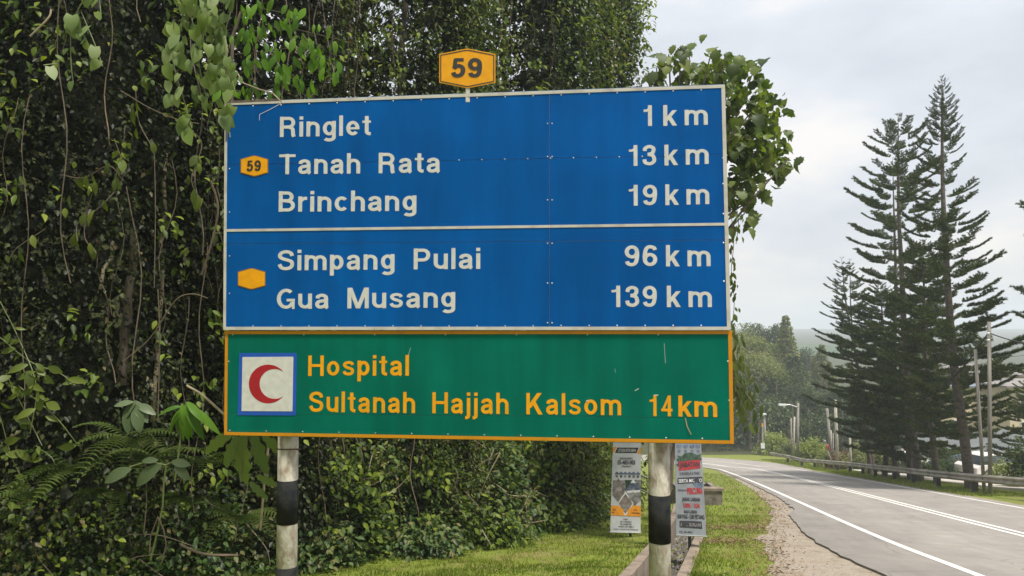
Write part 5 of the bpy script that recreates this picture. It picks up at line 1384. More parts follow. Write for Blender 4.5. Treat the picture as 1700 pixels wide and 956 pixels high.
# dry stems leaning against the left edge of the board
for k, (path, Yd, r_, lab) in enumerate(((((335, 455), (352, 400), (362, 345), (350, 300)), 7.0, .010, 'brown dry stem curving beside the left edge of the blue board'),
                            (((205, 600), (250, 560), (290, 500), (318, 488), (345, 495)), 7.4, .006, 'long arching stem at mid height left of the sign'),
                            (((310, 640), (335, 655), (372, 688)), 6.9, .011, 'broken pale twig pointing at the corner of the green board'),
                            (((262, 480), (265, 560), (262, 700)), 7.6, .006, 'thin dark hanging root left of the sign'),
                            (((200, 150), (250, 180), (300, 200), (330, 205)), 7.2, .005, 'thin slanting twig beneath the pale heart-shaped leaves'),
                            (((50, 60), (80, 30), (85, 15)), 7.8, .010, 'dead forked twig in the top left corner'),
                            (((300, 905), (340, 920), (395, 922)), 8.6, .016, 'fallen dry stick on the ground near the left striped post'),
                            (((447, 727), (440, 790), (432, 880)), 7.4, .012, 'straight dry cane just left of the left striped post'),
                            (((256, 250), (258, 350), (256, 478)), 7.9, .005, 'thin hanging root against the dark beside the pale trunk'))):
    mb = MB(); mb.tube(catmull([tuple(at(x, y, Yd)) for x, y in path], 5), r_, 6)
    tag(mb.build('dry_stem', M['vinestem' if k in (0, 1, 3, 4, 6, 8) else 'drystem'], None), lab, 'twig')
# bare twigs in the hedge
tw = [(((745, 905), (735, 850), (720, 790), (700, 760)), 15.0), (((722, 850), (770, 790), (830, 750)), 14.9), (((830, 752), (810, 790), (790, 835)), 14.7), (((640, 760), (690, 790), (740, 830), (775, 870)), 14.4),
      (((660, 800), (668, 840), (690, 880)), 13.9), (((800, 880), (815, 905)), 14.2), (((830, 785), (880, 812), (910, 825)), 16.5), (((870, 870), (880, 830), (878, 780)), 16.6), (((895, 860), (920, 880), (948, 895)), 17.5),
      (((700, 730), (702, 790)), 14.3), (((548, 730), (549, 795)), 12.6), (((912, 745), (905, 800), (900, 870)), 18.0), (((930, 745), (925, 800), (935, 870)), 18.2), (((945, 750), (940, 820), (915, 880)), 18.5), (((960, 750), (955, 830), (960, 880)), 18.6)]
for k, (path, Yd) in enumerate(tw):
    mb = MB(); P = catmull([tuple(at(x, y, Yd - .9)) for x, y in path], 5); mb.tube(P, [.014 * (1 - .6 * i / len(P)) for i in range(len(P))], 5)
    tag(mb.build('bare_twig', M['drystem' if k in (1, 2, 5, 8) else 'vinestem'], None), ['long dark bare twig forking up through the middle of the hedge', 'pale twig slanting up right under the word Hajjah', 'pale upper end of the slanting twig touching the board edge', 'dark twig sloping down right under the word Hospital', 'short crooked twig low in the hedge under Sultanah', 'short pale twig lying on the grass edge of the hedge', 'brown twig sloping right towards the white banner', 'upright dark twig under the word Kalsom', 'pale twig bending down to the grass under Kalsom', 'thin straight cane hanging below the word Hospital', 'thin straight cane hanging just right of the left striped post', 'leftmost of the hanging stems beside the white banner', 'second hanging stem from the left beside the white banner', 'long hanging stem bending left down beside the white banner', 'hanging stem nearest the white banner'][k], 'twig', 'bare twigs in the hedge under the green board')

# ------------------------------------------------------------------ ferns
def frond_mesh(m, n=17, droop=.5):
    mb = MB(); pts = [Vector((0, t, .35 * math.sin(t * 1.6) - droop * t * t)) for t in np.linspace(0, 1, n)]
    mb.tube(pts, [.006] * n, 3, caps=False)
    for k in range(1, n):
        t = k / n; l_ = .26 * math.sin(math.pi * (t * .82 + .14)) 
        for s_ in (-1, 1):
            a = pts[k]; tip_ = a + Vector((s_ * l_, l_ * .35, -.18 * l_)); w = Vector((0, .024, 0))
            mid = a.lerp(tip_, .5) + Vector((0, 0, .02))
            mb.add([a - w, mid - w * .9, tip_, mid + w * .9, a + w], [(0, 1, 3, 4), (1, 2, 3)])
    return mb.mesh('frond', m)
FR = [frond_mesh(M['fern'], 17, .45), frond_mesh(M['fern'], 19, .7), frond_mesh(M['fern'], 15, .3)]
ferns = [(130, 780, 7.9, .55, 'fern with fronds hanging over the dark hollow at lower left'), (215, 730, 7.9, .6, 'fern above the pair of big grey-green leaves'), (255, 760, 8.2, .6, 'fern behind the big grey-green leaves'),
         (340, 770, 8.0, .5, 'fern between the big leaves and the left striped post'), (190, 820, 7.8, .4, 'small fern below the big grey-green leaf'), (60, 820, 7.8, .4, 'small yellowish fern in the lower left'),
         (400, 860, 8.2, .55, 'feathery fern just left of the left striped post'), (310, 830, 7.9, .45, 'fern on the slope below the arching bright leaves')]
for (px, py, Yd, s_, lab) in ferns:
    t = plant('fern', px, py, Yd, lab, 'fern', 'ferns at the foot of the creeper wall')
    for k in range(9):
        a = -math.pi * (.02 + .96 * k / 8) + rnd.uniform(-.15, .15)
        o = link('frond', rnd.choice(FR), t, (0, 0, 0), (rnd.uniform(-.2, .35), rnd.uniform(-.2, .2), a - math.pi / 2), (s_ * rnd.uniform(.8, 1.2),) * 3)

# ------------------------------------------------------------------ broad-leaved tree right of the sign
def zt(px, py, Y): return at(px, py, Y)
bx_, by_ = 2.72, 14.0
bt = empty('broad_leaved_tree', (bx_, by_, ground(bx_, by_)), 'broad-leaved tree with heavy lobed leaves reaching out right of the sign', 'tree')
mb = MB(); tp = limb(mb, (bx_, by_, ground(bx_, by_) - .3), tuple(at(1120, 330, 14)), .11, .07, .06, 9, 10); mb.build('trunk', M['bark'], bt, smooth=True)
ends = [(1072, 122), (1062, 140), (1085, 138), (1090, 112), (1110, 90), (1146, 84), (1165, 104), (1204, 92), (1130, 95), (1180, 90), (1225, 105), (1250, 120), (1100, 130), (1260, 170), (1290, 210), (1310, 262), (1300, 235), (1285, 295), (1265, 320), (1240, 350), (1225, 250), (1235, 200), (1180, 150), (1225, 310), (1260, 250), (1150, 130), (1255, 285), (1225, 165), (1245, 225)]
leafpos = []
for k, (px, py) in enumerate(ends):
    e_ = at(px, py, 14 + rnd.uniform(-.8, .8)); st_ = tp[-1 - (k % 4)]
    mid = st_.lerp(e_, .5) + Vector((0, 0, .25)); mb = MB(); P = catmull([tuple(st_), tuple(mid), tuple(e_)], 5); mb.tube(P, [.035 * (1 - .75 * i / len(P)) for i in range(len(P))], 5); mb.build('limb', M['bark'], bt)
    for j in range(10):
        t = rnd.choice([len(P) - 1, len(P) - 2, len(P) - 3]); p = P[t] + rv(.27)
        d = Vector((rnd.uniform(-.8, .9), rnd.uniform(-.9, .5), rnd.uniform(-1.2, -.1)))
        put_leaf(bt, 'big', p, d, (rnd.uniform(-.4, .4), -.6, 1), .225 * rnd.uniform(.7, 1.2))
# small inner twigs and leaves that thicken the crown
n = 4600; c_ = np.array(at(1180, 222, 14.3))
P = c_ + rnd_unit(n) * np.array((1.55, .9, 1.55)) * (NR.rand(n, 1) ** .4)
P = P[np.array([noise.noise(Vector((a * 2.2, b * 1.2, c * 2.2))) > .02 for a, b, c in P])]; n = len(P)
leaves_obj('inner_foliage', bt, P, rnd_unit(n) + np.array((0, 0, -.6)), rnd_unit(n) + np.array((0, 0, .8)), .17 * NR.uniform(.6, 1.2, n), .14, M['spray'], tmpl=T_OVAL, tone=.1 + .8 * NR.rand(n), kind='stuff')

# creeper threading down the right edge of the board
v11 = plant('edge_creeper', 1216, 450, 6.6, 'thin creeper with small leaves hanging down the right edge of the blue board', 'vine')
for path, c in ((((1212, 340), (1218, 400), (1214, 450), (1219, 500), (1214, 550)), 46), (((1222, 340), (1226, 370), (1222, 405)), 12)):
    strand(v11, path, 6.7, 'side', c, .055, .035, 'vinestem', .003)
# drooping bough beside the green board
dx_, dy_ = 3.55, 18.3
dt = empty('weeping_tree', (dx_, dy_, ground(dx_, dy_)), 'slender tree with drooping narrow leaves beside the right end of the green board', 'tree')
mb = MB(); tp = limb(mb, (dx_, dy_, ground(dx_, dy_) - .3), tuple(at(1150, 560, 18.3)), .08, .05, .05, 8, 8); mb.build('trunk', M['bark'], dt, smooth=True)
for k, (px, py) in enumerate(((1225, 560), (1235, 590), (1250, 640), (1258, 680), (1240, 650), (1225, 630), (1245, 700), (1230, 690), (1215, 600), (1252, 670), (1236, 665))):
    e_ = at(px, py, 18.3 + rnd.uniform(-.4, .4)); mb = MB(); st_ = tp[-1 - k % 2]
    P = catmull([tuple(st_), tuple(st_.lerp(e_, .6) + Vector((0, 0, .35))), tuple(e_)], 5); mb.tube(P, [.022 * (1 - .75 * i / len(P)) for i in range(len(P))], 4); mb.build('limb', M['bark'], dt)
    for j in range(20):
        t = rnd.choice(range(len(P) // 2, len(P))); p = P[t] + rv(.17)
        put_leaf(dt, 'droop', p, (rnd.uniform(-.5, .5), rnd.uniform(-.3, .3), -1), (rnd.uniform(-.4, .4), -1, .2), .30 * rnd.uniform(.7, 1.15))
# ------------------------------------------------------------------ Norfolk pines beyond the guardrail
def branch_mesh(name, nb=16, up=.22, density=30, seed=0, droop=.1):
    """unit branch along +X with side branchlets clothed in needles"""
    q = np.random.RandomState(seed); B, Dn, Ln, Wd, tone = [], [], [], [], []
    ax = np.array([(t, 0, -droop * math.sin(t * math.pi) + up * t ** 3) for t in np.linspace(0, 1, 20)])
    def clothe(p0, p1, n, l_):
        t = q.rand(n, 1); p = p0 + (p1 - p0) * t; d = unit(p1 - p0)
        r_ = unit(q.normal(size=(n, 3))); r_ = r_ - (r_ @ d)[:, None] * d
        B.append(p); Dn.append(unit(r_) * .9 + d * .9 + np.array((0, 0, .25))); Ln.append(np.full(n, l_)); Wd.append(np.full(n, l_ * .30)); tone.append(q.rand(n))
    for k in range(19): 
        if k > 5: clothe(ax[k], ax[k + 1], 10, .045)
    for k in range(nb):
        t = .30 + .70 * (k + .5) / nb; i = min(18, int(t * 19)); p = ax[i]
        for s_ in (-1, 1):
            l_ = .14 * (1 - .5 * t) + .05; ang = .75 + .3 * q.rand()
            d = np.array((math.cos(ang), s_ * math.sin(ang), .15 + .25 * q.rand()))
            p1 = p + d * l_ * (.8 + .4 * q.rand()); clothe(p, p1, density, .052)
    n_ = sum(len(b) for b in B)
    me = leaves_mesh(name, np.concatenate(B), np.concatenate(Dn), unit(q.normal(size=(n_, 3))), np.concatenate(Ln), np.concatenate(Wd), M['pine'], tmpl=T_TRI, tone=np.concatenate(tone))
    # woody axis
    return me
BRM = [branch_mesh('branch', 14, .13, 42, 1), branch_mesh('branch', 13, .18, 42, 2, .02), branch_mesh('branch', 15, .08, 42, 3, .14), branch_mesh('branch', 12, .22, 42, 4, .0)]
def axis_mesh():
    mb = MB(); mb.tube([Vector((t, 0, -.08 * math.sin(t * math.pi) + .2 * t ** 3)) for t in np.linspace(0, 1, 8)], [.016 * (1 - .7 * t) for t in np.linspace(0, 1, 8)], 4)
    return mb.mesh('branch_wood', M['bark'])

def norfolk(base, path, label, prof, zspace, Yd, nper=6, start=.0, r0=.2, elev=(.55, .0), seed=0, side=None, mult=1.1):
    """path: pixels from top to bottom at distance Yd; prof: [(t from top, half-width m)]"""
    q = random.Random(seed)
    P = [at(x, y, Yd) for x, y in path]; b = P[-1]
    zg = ground(b.x, b.y)
    t_ = empty('norfolk_pine', (b.x, b.y, zg), label, 'pine tree', 'Norfolk pines beyond the guardrail')
    P = catmull([tuple(p) for p in P], 8); P.append(Vector((b.x + (P[-1].x - P[-9].x) * .3, b.y, zg - .4)))
    H = P[0].z - zg
    mb = MB(); mb.tube(P, [max(.012, r0 * min(1, ((P[0].z - p.z) / H) ** .75 + .02)) for p in P], 10); mb.build('trunk', M['pinebark'], t_, smooth=True)
    z = P[0].z - .03; cnt = 0
    def px_at(z_):
        for a, c in zip(P[:-1], P[1:]):
            if a.z >= z_ >= c.z: return a.lerp(c, (a.z - z_) / max(1e-6, a.z - c.z))
        return P[-1]
    while cnt < 285:
        t = (P[0].z - z) / H
        if t > prof[-1][0]: break
        L_ = lerp_tab(prof, t) * mult; p = px_at(z); a0 = q.uniform(0, 6.28)
        for k in range(nper):
            a = a0 + 6.283 * k / nper + q.uniform(-.25, .25)
            if side is not None and abs(math.remainder(a - side[0], 2 * math.pi)) > side[1]: continue
            ll = L_ * q.uniform(.72, 1.08)
            if q.random() < .13: continue
            el = lerp_tab([(0, elev[0]), (.3, (elev[0] + elev[1]) / 2), (1, elev[1])], t) + q.uniform(-.07, .07)
            o = link('branch', q.choice(BRM), t_, tuple(p + Vector((0, 0, q.uniform(-.05, .05))) - t_.location), (0, -el, a), (ll, ll * q.uniform(.9, 1.2), ll * 1.0))
            o.rotation_mode = 'XYZ'; cnt += 1
        z -= zspace * (.55 + .9 * min(1, t * 2.5)) * q.uniform(.85, 1.15)
    return t_
norfolk(None, ((1564, 128), (1565, 300), (1572, 450), (1583, 600), (1600, 720), (1612, 819)), 'tallest Norfolk pine with a pointed top rising above the guardrail',
        [(0, .12), (.05, .5), (.15, .9), (.3, 1.35), (.45, 1.85), (.6, 2.35), (.75, 2.5), (.88, 1.9)], .42, 32.0, 7, r0=.21, elev=(.55, -.06), seed=3)
norfolk(None, ((1491, 192), (1492, 350), (1497, 450), (1503, 600), (1512, 700), (1528, 803)), 'sparse-topped Norfolk pine just left of the tallest one',
        [(0, .15), (.03, .9), (.08, 1.75), (.16, 2.0), (.25, 2.6), (.5, 2.5), (.75, 2.9), (.86, 2.2)], .92, 39.0, 6, r0=.22, elev=(.4, -.05), seed=5)
norfolk(None, ((1482, 262), (1484, 350), (1487, 480), (1482, 620), (1474, 720), (1468, 795)), 'thin Norfolk pine with long left-hand branches behind the sparse-topped one',
        [(0, .15), (.06, .9), (.14, 2.0), (.3, 2.5), (.55, 2.8), (.88, 2.4)], .75, 45.0, 5, r0=.17, elev=(.3, -.05), seed=7)
norfolk(None, ((1397, 428), (1404, 500), (1415, 560), (1424, 610), (1436, 700), (1446, 790)), 'small slanting Norfolk pine at the left end of the pine group',
        [(0, .15), (.06, .8), (.2, 1.5), (.45, 2.3), (.62, 3.3), (.78, 2.6)], .66, 49.0, 5, r0=.15, elev=(.35, -.15), seed=9)
norfolk(None, ((1411, 430), (1413, 520), (1422, 600), (1440, 700), (1452, 792)), 'young Norfolk pine close behind the small slanting one',
        [(0, .12), (.08, .8), (.2, 1.4), (.5, 2.4), (.8, 2.2)], .66, 51.0, 5, r0=.12, elev=(.35, -.1), seed=11)
norfolk(None, ((1532, 400), (1535, 520), (1540, 640), (1548, 720), (1556, 806)), 'bushy Norfolk pine filling the gap between the two tall pines',
        [(0, .2), (.08, .9), (.25, 1.6), (.5, 2.3), (.85, 2.3)], .42, 36.5, 7, r0=.16, elev=(.35, -.2), seed=13)
norfolk(None, ((1462, 470), (1466, 560), (1470, 650), (1480, 730), (1490, 797)), 'low dense Norfolk pine beneath the long left-hand branches',
        [(0, .2), (.08, 1.1), (.3, 2.3), (.6, 3.0), (.85, 2.7)], .38, 44.5, 7, r0=.17, elev=(.3, -.3), seed=15)
norfolk(None, ((1500, 540), (1502, 620), (1506, 700), (1512, 800)), 'dark low Norfolk pine at the middle of the group',
        [(0, .3), (.1, 1.3), (.4, 2.2), (.85, 2.4)], .36, 41.0, 8, r0=.18, elev=(.25, -.3), seed=16)
norfolk(None, ((1806, 140), (1804, 400), (1802, 600), (1800, 845)), 'Norfolk pine mostly outside the right edge with only branch tips in view',
        [(0, .2), (.1, .9), (.25, 1.9), (.45, 2.1), (.7, 2.4), (.82, 2.1)], .72, 28.0, 6, r0=.2, elev=(.3, -.05), seed=17)
norfolk(None, ((1722, 622), (1720, 680), (1718, 740), (1716, 800)), 'low dark pine bushing out at the right edge behind the two poles',
        [(0, .3), (.1, .9), (.4, 1.9), (.8, 2.2)], .36, 41.0, 8, r0=.13, elev=(.25, -.2), seed=19)

# ------------------------------------------------------------------ poles, cables, lamps
def pole(p0, p1, Y, r_, m, label, name='utility_pole', cat='pole', grp=None, top=None):
    a, b = at(*p0, Y), at(*p1, Y); zg = min(ground(b.x, b.y), b.z) - .3
    mb = MB(); d = (b - a) / (b.z - a.z); b2 = a + d * (zg - a.z)
    mb.tube([a, b2], [r_ * .85, r_], 10)
    t = empty(name, tuple(Vector((b2.x, b2.y, ground(b2.x, b2.y)))), label, cat, grp)
    o = mb.build('shaft', M[m], t, smooth=False)
    for f_ in o.data.polygons: f_.use_smooth = abs(f_.normal.z) < .5
    return t
G1 = 'timber and concrete poles beyond the guardrail'
pa = pole((1642, 534), (1644, 815), 28.4, .075, 'pole', 'tall straight grey pole carrying the thick cable', grp=G1)
pt_ = at(1642, 553, 28.4)
for dz in (0, .25):
    mb = MB(); mb.tube([pt_ + Vector((-.14, -.1, -dz)), pt_ + Vector((-.06, -.1, -dz))], .035, 6); mb.build('insulator', M['inkwhite'], pa)
pb = pole((1619, 580), (1634, 815), 28.8, .065, 'pole', 'leaning grey pole with no cable beside the tall straight one', grp=G1)
pole((1386.5, 664), (1390.5, 770), 58, .13, 'polelight', 'pale pole at the left end of the pines, tallest of that cluster', grp=G1)
pole((1373, 678), (1381, 765), 62, .13, 'pole', 'slanting grey pole left of the pale pole by the pines', grp=G1)
pole((1379.5, 714), (1380, 762), 66, .07, 'polelight', 'short thin post, left of a pair between the grey and pale poles', grp=G1)
pole((1383, 719), (1383.5, 762), 67, .06, 'pole', 'short thin post, right of a pair between the grey and pale poles', grp=G1)
pole((1411, 727), (1412.5, 775), 54, .09, 'polelight', 'short whitish post beside the reddish bush', grp=G1)
pole((1497.5, 745), (1498.5, 775), 50, .10, 'polelight', 'short whitish post glimpsed between the pine trunks', grp=G1)
pole((1319, 692), (1317.5, 755), 76, .10, 'polelight', 'thin whitish pole left of the street lamp', grp=G1)
pole((1313.5, 694), (1314, 754), 78, .09, 'pole', 'thin grey pole farthest left in the lamp cluster', grp=G1)
pole((1285, 687), (1285, 735), 95, .13, 'pole', 'dim grey pole before the far wood', grp=G1)
mb = MB(); a = at(1274, 688, 95); b = at(1287, 688.5, 95); mb.tube([a, b], .07, 6); tag(mb.build('crossarm', M['pole'], [o for o in S.objects if o.get('label', '').startswith('dim grey pole')][0]))
lampm = mat('lamp_housing', (.6, .62, .62), .5)
def street_lamp(p0, p1, Y, arm, label):
    t = pole(p0, p1, Y, .14, 'pole', label, 'street_lamp', 'street lamp', 'street lamps near the bend')
    a = at(arm[0][0], arm[0][1], Y); b = at(arm[1][0], arm[1][1], Y); mb = MB(); mb.tube([a, a.lerp(b, .5) + Vector((0, 0, .12)), b], .06, 6); mb.build('arm', M['alu'], t)
    mb = MB(); mb.box(b + Vector((0, 0, -.02)), (.75, .35, .16)); mb.box(b + Vector((0, 0, -.12)), (.5, .25, .06)); mb.build('lamp_head', lampm, t); return t
sl1 = street_lamp((1325, 669), (1324, 757), 74, ((1324, 676), (1299, 671.5)), 'street lamp on a brown pole with a long arm to the left')
mb = MB(); mb.box(at(1302, 674.5, 74), (.12, .12, .3)); mb.build('photocell', lampm, sl1)
street_lamp((1269, 696), (1272, 748), 84, ((1269, 696), (1266, 687)), 'short street lamp at the bend above the little striped sign')
ms = empty('marker_post', tuple(on_ground(1266, 752)), 'small post with a white board and black and white stripes at the bend', 'marker post')
for (y0, y1, m_) in ((705, 736, 'polelight'), (744, 748, 'inkblack'), (748, 751, 'inkwhite'), (751, 754, 'inkblack')):
    a, b = at(1266, y0, 83), at(1266, y1, 83); mb = MB(); mb.tube([a, b], .09, 8); mb.build('shaft', M[m_], ms)
mb = MB(); a = at(1266.5, 740, 82.9); mb.box(a, (.42, .04, .58)); mb.build('board', M['inkwhite'], ms)
mb = MB(); a = at(1265.5, 705, 82.9); mb.box(a, (.16, .1, .3)); mb.build('orange_cap', M['inkorange'], ms)

# furled flag on a leaning stick
fl = pole((1368, 733), (1381, 766), 57, .04, 'alu', 'furled grey, orange and red flag on a leaning stick behind the guardrail', 'furled_flag', 'flag')
for (pts, m_, r_) in ((((1368.5, 731), (1370, 735), (1373, 740)), 'ban2', .10), (((1372, 738), (1373, 744), (1374, 749)), 'amberrim', .07), (((1374, 738), (1376, 745), (1376.5, 752)), 'inkred', .06)):
    mb = MB(); P = catmull([tuple(at(x, y, 56.9)) for x, y in pts], 4); mb.tube(P, [r_ * (.6 + .5 * math.sin(i * .5 + .6)) for i in range(len(P))], 8); mb.build('cloth_fold', M[m_], fl, smooth=True)

def cable(a, b, sag, r_, label, name='cable'):
    P = [a.lerp(b, t) - Vector((0, 0, sag * 4 * t * (1 - t))) for t in np.linspace(0, 1, 18)]
    mb = MB(); mb.tube(P, r_, 5); tag(mb.build(name, M['wire'], None), label, 'cable')
c0 = at(1641, 552, 28.4)
cable(c0, at(1740, 574, 27), .1, .022, 'thick black cable running right from the tall grey pole')
cable(c0, at(1545, 655, 33), .30, .024, 'thick black cable sloping down left from the tall grey pole into the pines')
cable(at(1642, 580, 28.4), at(1345, 640, 78), .8, .010, 'thin wire from the tall grey pole towards the far lamps')
cable(at(1325, 676, 74), at(1386, 668, 58), .3, .014, 'thin wire between the brown lamp pole and the pale pole')
cable(at(1325, 680, 74), at(1120, 700, 60), .5, .014, 'thin wire leaving the brown lamp pole to the left')
cable(at(1646, 590, 28.4), at(1745, 575, 36), .2, .010, 'thin wire running right below the thick cable')
cable(at(1386, 670, 58), at(1745, 600, 40), 1.2, .012, 'thin wire strung behind the Norfolk pines')

# ------------------------------------------------------------------ trees and forest behind the bend
def crown_arrays(h, r, n, shape, seed, leaf):
    q = np.random.RandomState(seed)
    if shape == 'cone':
        nl = int(h / .55); P, Dn, tn = [], [], []
        for k in range(nl):
            t = (k + .5) / nl; z = h * (.14 + .86 * t); rr = r * (1 - t) ** .8 * (.8 + .4 * q.rand()) + .15; m = max(20, int(n / nl * (1.6 - 1.2 * t)))
            nb = 8; ba = q.rand() * 6.28
            a = ba + 6.283 * q.randint(0, nb, m) / nb + q.normal(size=m) * .16; d = q.rand(m) ** .6
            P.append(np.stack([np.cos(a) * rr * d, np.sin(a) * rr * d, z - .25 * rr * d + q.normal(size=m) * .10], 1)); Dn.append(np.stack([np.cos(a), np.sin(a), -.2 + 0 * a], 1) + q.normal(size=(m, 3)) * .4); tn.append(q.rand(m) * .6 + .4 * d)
        P, Dn, tn = map(np.concatenate, (P, Dn, tn))
    else:
        nc = 26; cs = []
        for k in range(nc):
            a = q.rand() * 6.28; c = q.uniform(-.5, 1); s_ = math.sqrt(1 - c * c) if abs(c) < 1 else 0; rr = q.uniform(.45, .95)
            cs.append((math.cos(a) * s_ * r * rr, math.sin(a) * s_ * r * rr, h * .66 + c * h * .32 * rr, q.uniform(.22, .42) * r, q.rand()))
        cs = np.array(cs); pick = q.randint(0, nc, n); u = unit(q.normal(size=(n, 3))) * (q.rand(n, 1) ** .35)
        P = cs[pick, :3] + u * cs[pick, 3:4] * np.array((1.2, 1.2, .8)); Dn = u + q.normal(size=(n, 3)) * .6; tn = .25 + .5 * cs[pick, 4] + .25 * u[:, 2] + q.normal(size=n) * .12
    m = len(P)
    return P, Dn, tn, leaf
def tree_protos(shape, mkey, n, leaf, seeds, h=1.0, r=.3):
    out_ = []
    for s_ in seeds:
        H, R_ = 12.0, 12.0 * r
        P, Dn, tn, _ = crown_arrays(H, R_, n, shape, s_, leaf)
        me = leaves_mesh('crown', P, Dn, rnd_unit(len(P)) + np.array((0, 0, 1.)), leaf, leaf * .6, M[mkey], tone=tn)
        out_.append(me)
    return out_
PROT = {'cone': tree_protos('cone', 'far', 7000, .34, (1, 2, 3), r=.24), 'conedark': tree_protos('cone', 'fardark', 7000, .34, (4, 5), r=.27),
        'round': tree_protos('round', 'far', 7000, .30, (6, 7, 8), r=.36), 'rounddark': tree_protos('round', 'fardark', 7000, .30, (9, 10), r=.38)}
tr = MB(); tr.tube([(0, 0, -.5), (.1, 0, 4), (0, .1, 8), (0, 0, 11)], [.26, .2, .13, .04], 7)
TRK = tr.mesh('trunk', M['trunkflat'])
def far_tree(px, ptop, Y, kind, label, wide=1.0, pbase=None):
    top = at(px, ptop, Y); x = top.x; zg = ground(x, Y); h = top.z - zg
    t = empty('conifer' if 'cone' in kind else 'forest_tree', (x, Y, zg), label, 'tree', 'trees of the wood behind the bend')
    s_ = h / 12.0; a = rnd.uniform(0, 6.28)
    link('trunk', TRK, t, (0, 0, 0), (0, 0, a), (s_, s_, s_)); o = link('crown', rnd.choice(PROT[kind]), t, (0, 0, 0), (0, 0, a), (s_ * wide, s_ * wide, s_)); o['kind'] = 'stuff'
    return t
FT = [(1304, 524, 112, 'cone', 'pointed conifer standing tallest against the sky over the bend', .8),
      (1268, 533, 118, 'rounddark', 'dark round-topped tree left of the pointed conifer', .7),
      (1236, 545, 108, 'round', 'pale feathery tree beside the right edge of the green board', 1.1),
      (1218, 560, 100, 'round', 'olive tree partly hidden by the right end of the sign', 1.0),
      (1252, 590, 100, 'round', 'yellowish tree below the dark round-topped one', 1.1),
      (1318, 590, 104, 'conedark', 'dark bushy conifer in front of the pointed one', 1.35),
      (1296, 610, 98, 'rounddark', 'dim rounded tree in the middle of the wood', 1.0),
      (1337, 575, 135, 'rounddark', 'hazy umbrella-crowned tree right of the pointed conifer', .6),
      (1352, 590, 128, 'cone', 'hazy thin conifer before the blue hill', .8),
      (1364, 572, 122, 'cone', 'lichen-grey conifer just left of the Norfolk pines', .9),
      (1376, 600, 112, 'cone', 'grey-green conifer touching the Norfolk pine branches', .9),
      (1338, 640, 100, 'rounddark', 'low dark tree behind the street lamp', 1.2),
      (1275, 650, 95, 'rounddark', 'low dim tree above the bend', 1.2),
      (1235, 660, 94, 'rounddark', 'low dim tree just right of the green board corner', 1.2),
      (1365, 655, 98, 'rounddark', 'low shadowy tree behind the slanting grey pole', 1.2),
      (1400, 640, 96, 'rounddark', 'shadowy tree behind the pale pole and small pine', 1.2),
      (1430, 650, 92, 'rounddark', 'dark tree behind the low dense Norfolk pine', 1.2),
      (1470, 660, 90, 'rounddark', 'dark tree seen between the pine trunks', 1.2),
      (1515, 665, 90, 'round', 'green tree seen behind the trunk of the tallest pine', 1.2),
      (1195, 570, 110, 'rounddark', 'dark tree hidden behind the right end of the board', 1.2),
      (1160, 640, 100, 'round', 'tree behind the banners above the far bend', 1.3),
      (1120, 620, 100, 'rounddark', 'dark tree behind the right striped post', 1.3),
      (1202, 640, 96, 'round', 'olive tree over the bend behind the board corner', 1.2)]
for (px, pt, Y, kd, lab, wd) in FT: far_tree(px, pt, Y, kd, lab, wd)
# the wood filling in between: an uncountable mass
NF = 70000
fy = NR.uniform(88, 150, NF); u_ = NR.uniform(.20, .56, NF); fx = u_ * fy
top_n = np.array([noise.noise(Vector((a * .12, b * .12, 0))) for a, b in zip(fx, fy)])
gzz = np.array([ground(a, b) for a, b in zip(fx[:3000], fy[:3000])])
fz = np.array([ground(a, b) for a, b in zip(fx, fy)]) + (4.5 + 4.5 * top_n) * (NR.rand(NF) ** .7)
me = leaves_mesh('wood_understorey', np.stack([fx, fy, fz], 1), rnd_unit(NF) + np.array((0, -.3, -.2)), rnd_unit(NF) + np.array((0, 0, 1.)), .38, .24, M['fardark'], tone=np.clip(.5 + .7 * top_n + NR.normal(size=NF) * .2, 0, 1))
tag(link('wood_understorey', me), kind='stuff')
# bare pale trunks rising in the wood
for k in range(26):
    Y = rnd.uniform(90, 104); px = rnd.uniform(1245, 1420); a = at(px, rnd.uniform(610, 690), Y); zg = ground(a.x, Y)
    mb = MB(); mb.tube([(a.x + rnd.uniform(-.5, .5), Y, zg - .3), tuple(a)], [.16, .08], 5)
    tag(mb.build('dead_tree', M['trunkflat'], None), 'bare thin trunk standing in the dark wood behind the bend', 'tree trunk', 'bare trunks in the wood behind the bend')

# grassy bank and bushes by the bend
G2 = 'bushes beyond the guardrail'
def bush(px, pbase, ptop, Y, wpx, mkey, label, n=2600, leaf=(.16, .10)):
    b = at(px, pbase, Y); x = b.x; zg = ground(x, Y); t = at(px, ptop, Y).z - zg; r_ = wpx / 2 / FPX * Y
    o = shrub(x, Y, r_, t, n, label, mkey, leaf, G2, 3, 'bush'); return o
bush(1290, 757, 728, 84, 52, 'bush', 'large pale yellow-green bush at the far end of the guardrail', 4200, (.26, .14))
bush(1312, 757, 738, 81, 34, 'far', 'duller bush between the pale bush and the lamp pole', 2400, (.22, .12))
bush(1350, 762, 735, 74, 42, 'bush', 'round bright green bush behind the guardrail', 3600, (.2, .12))
bush(1331, 760, 742, 76, 20, 'bush', 'small bright bush left of the round green one', 1600, (.2, .12))
bush(1372, 768, 752, 66, 30, 'far', 'low green bush under the furled flag', 1800, (.16, .1))
bush(1404, 775, 752, 60, 52, 'redbush', 'reddish-brown bush behind the guardrail', 3200, (.2, .06))
bush(1440, 785, 748, 58, 60, 'far', 'yellowish bush between the reddish bush and the pine trunks', 2800, (.18, .1))
bush(1668, 806, 770, 36, 46, 'bush', 'pale leggy bush in front of the white wall at the right', 1500, (.16, .05))
bush(1697, 812, 745, 33, 40, 'hedge', 'dark green bush at the right edge above the guardrail', 2200, (.13, .09))
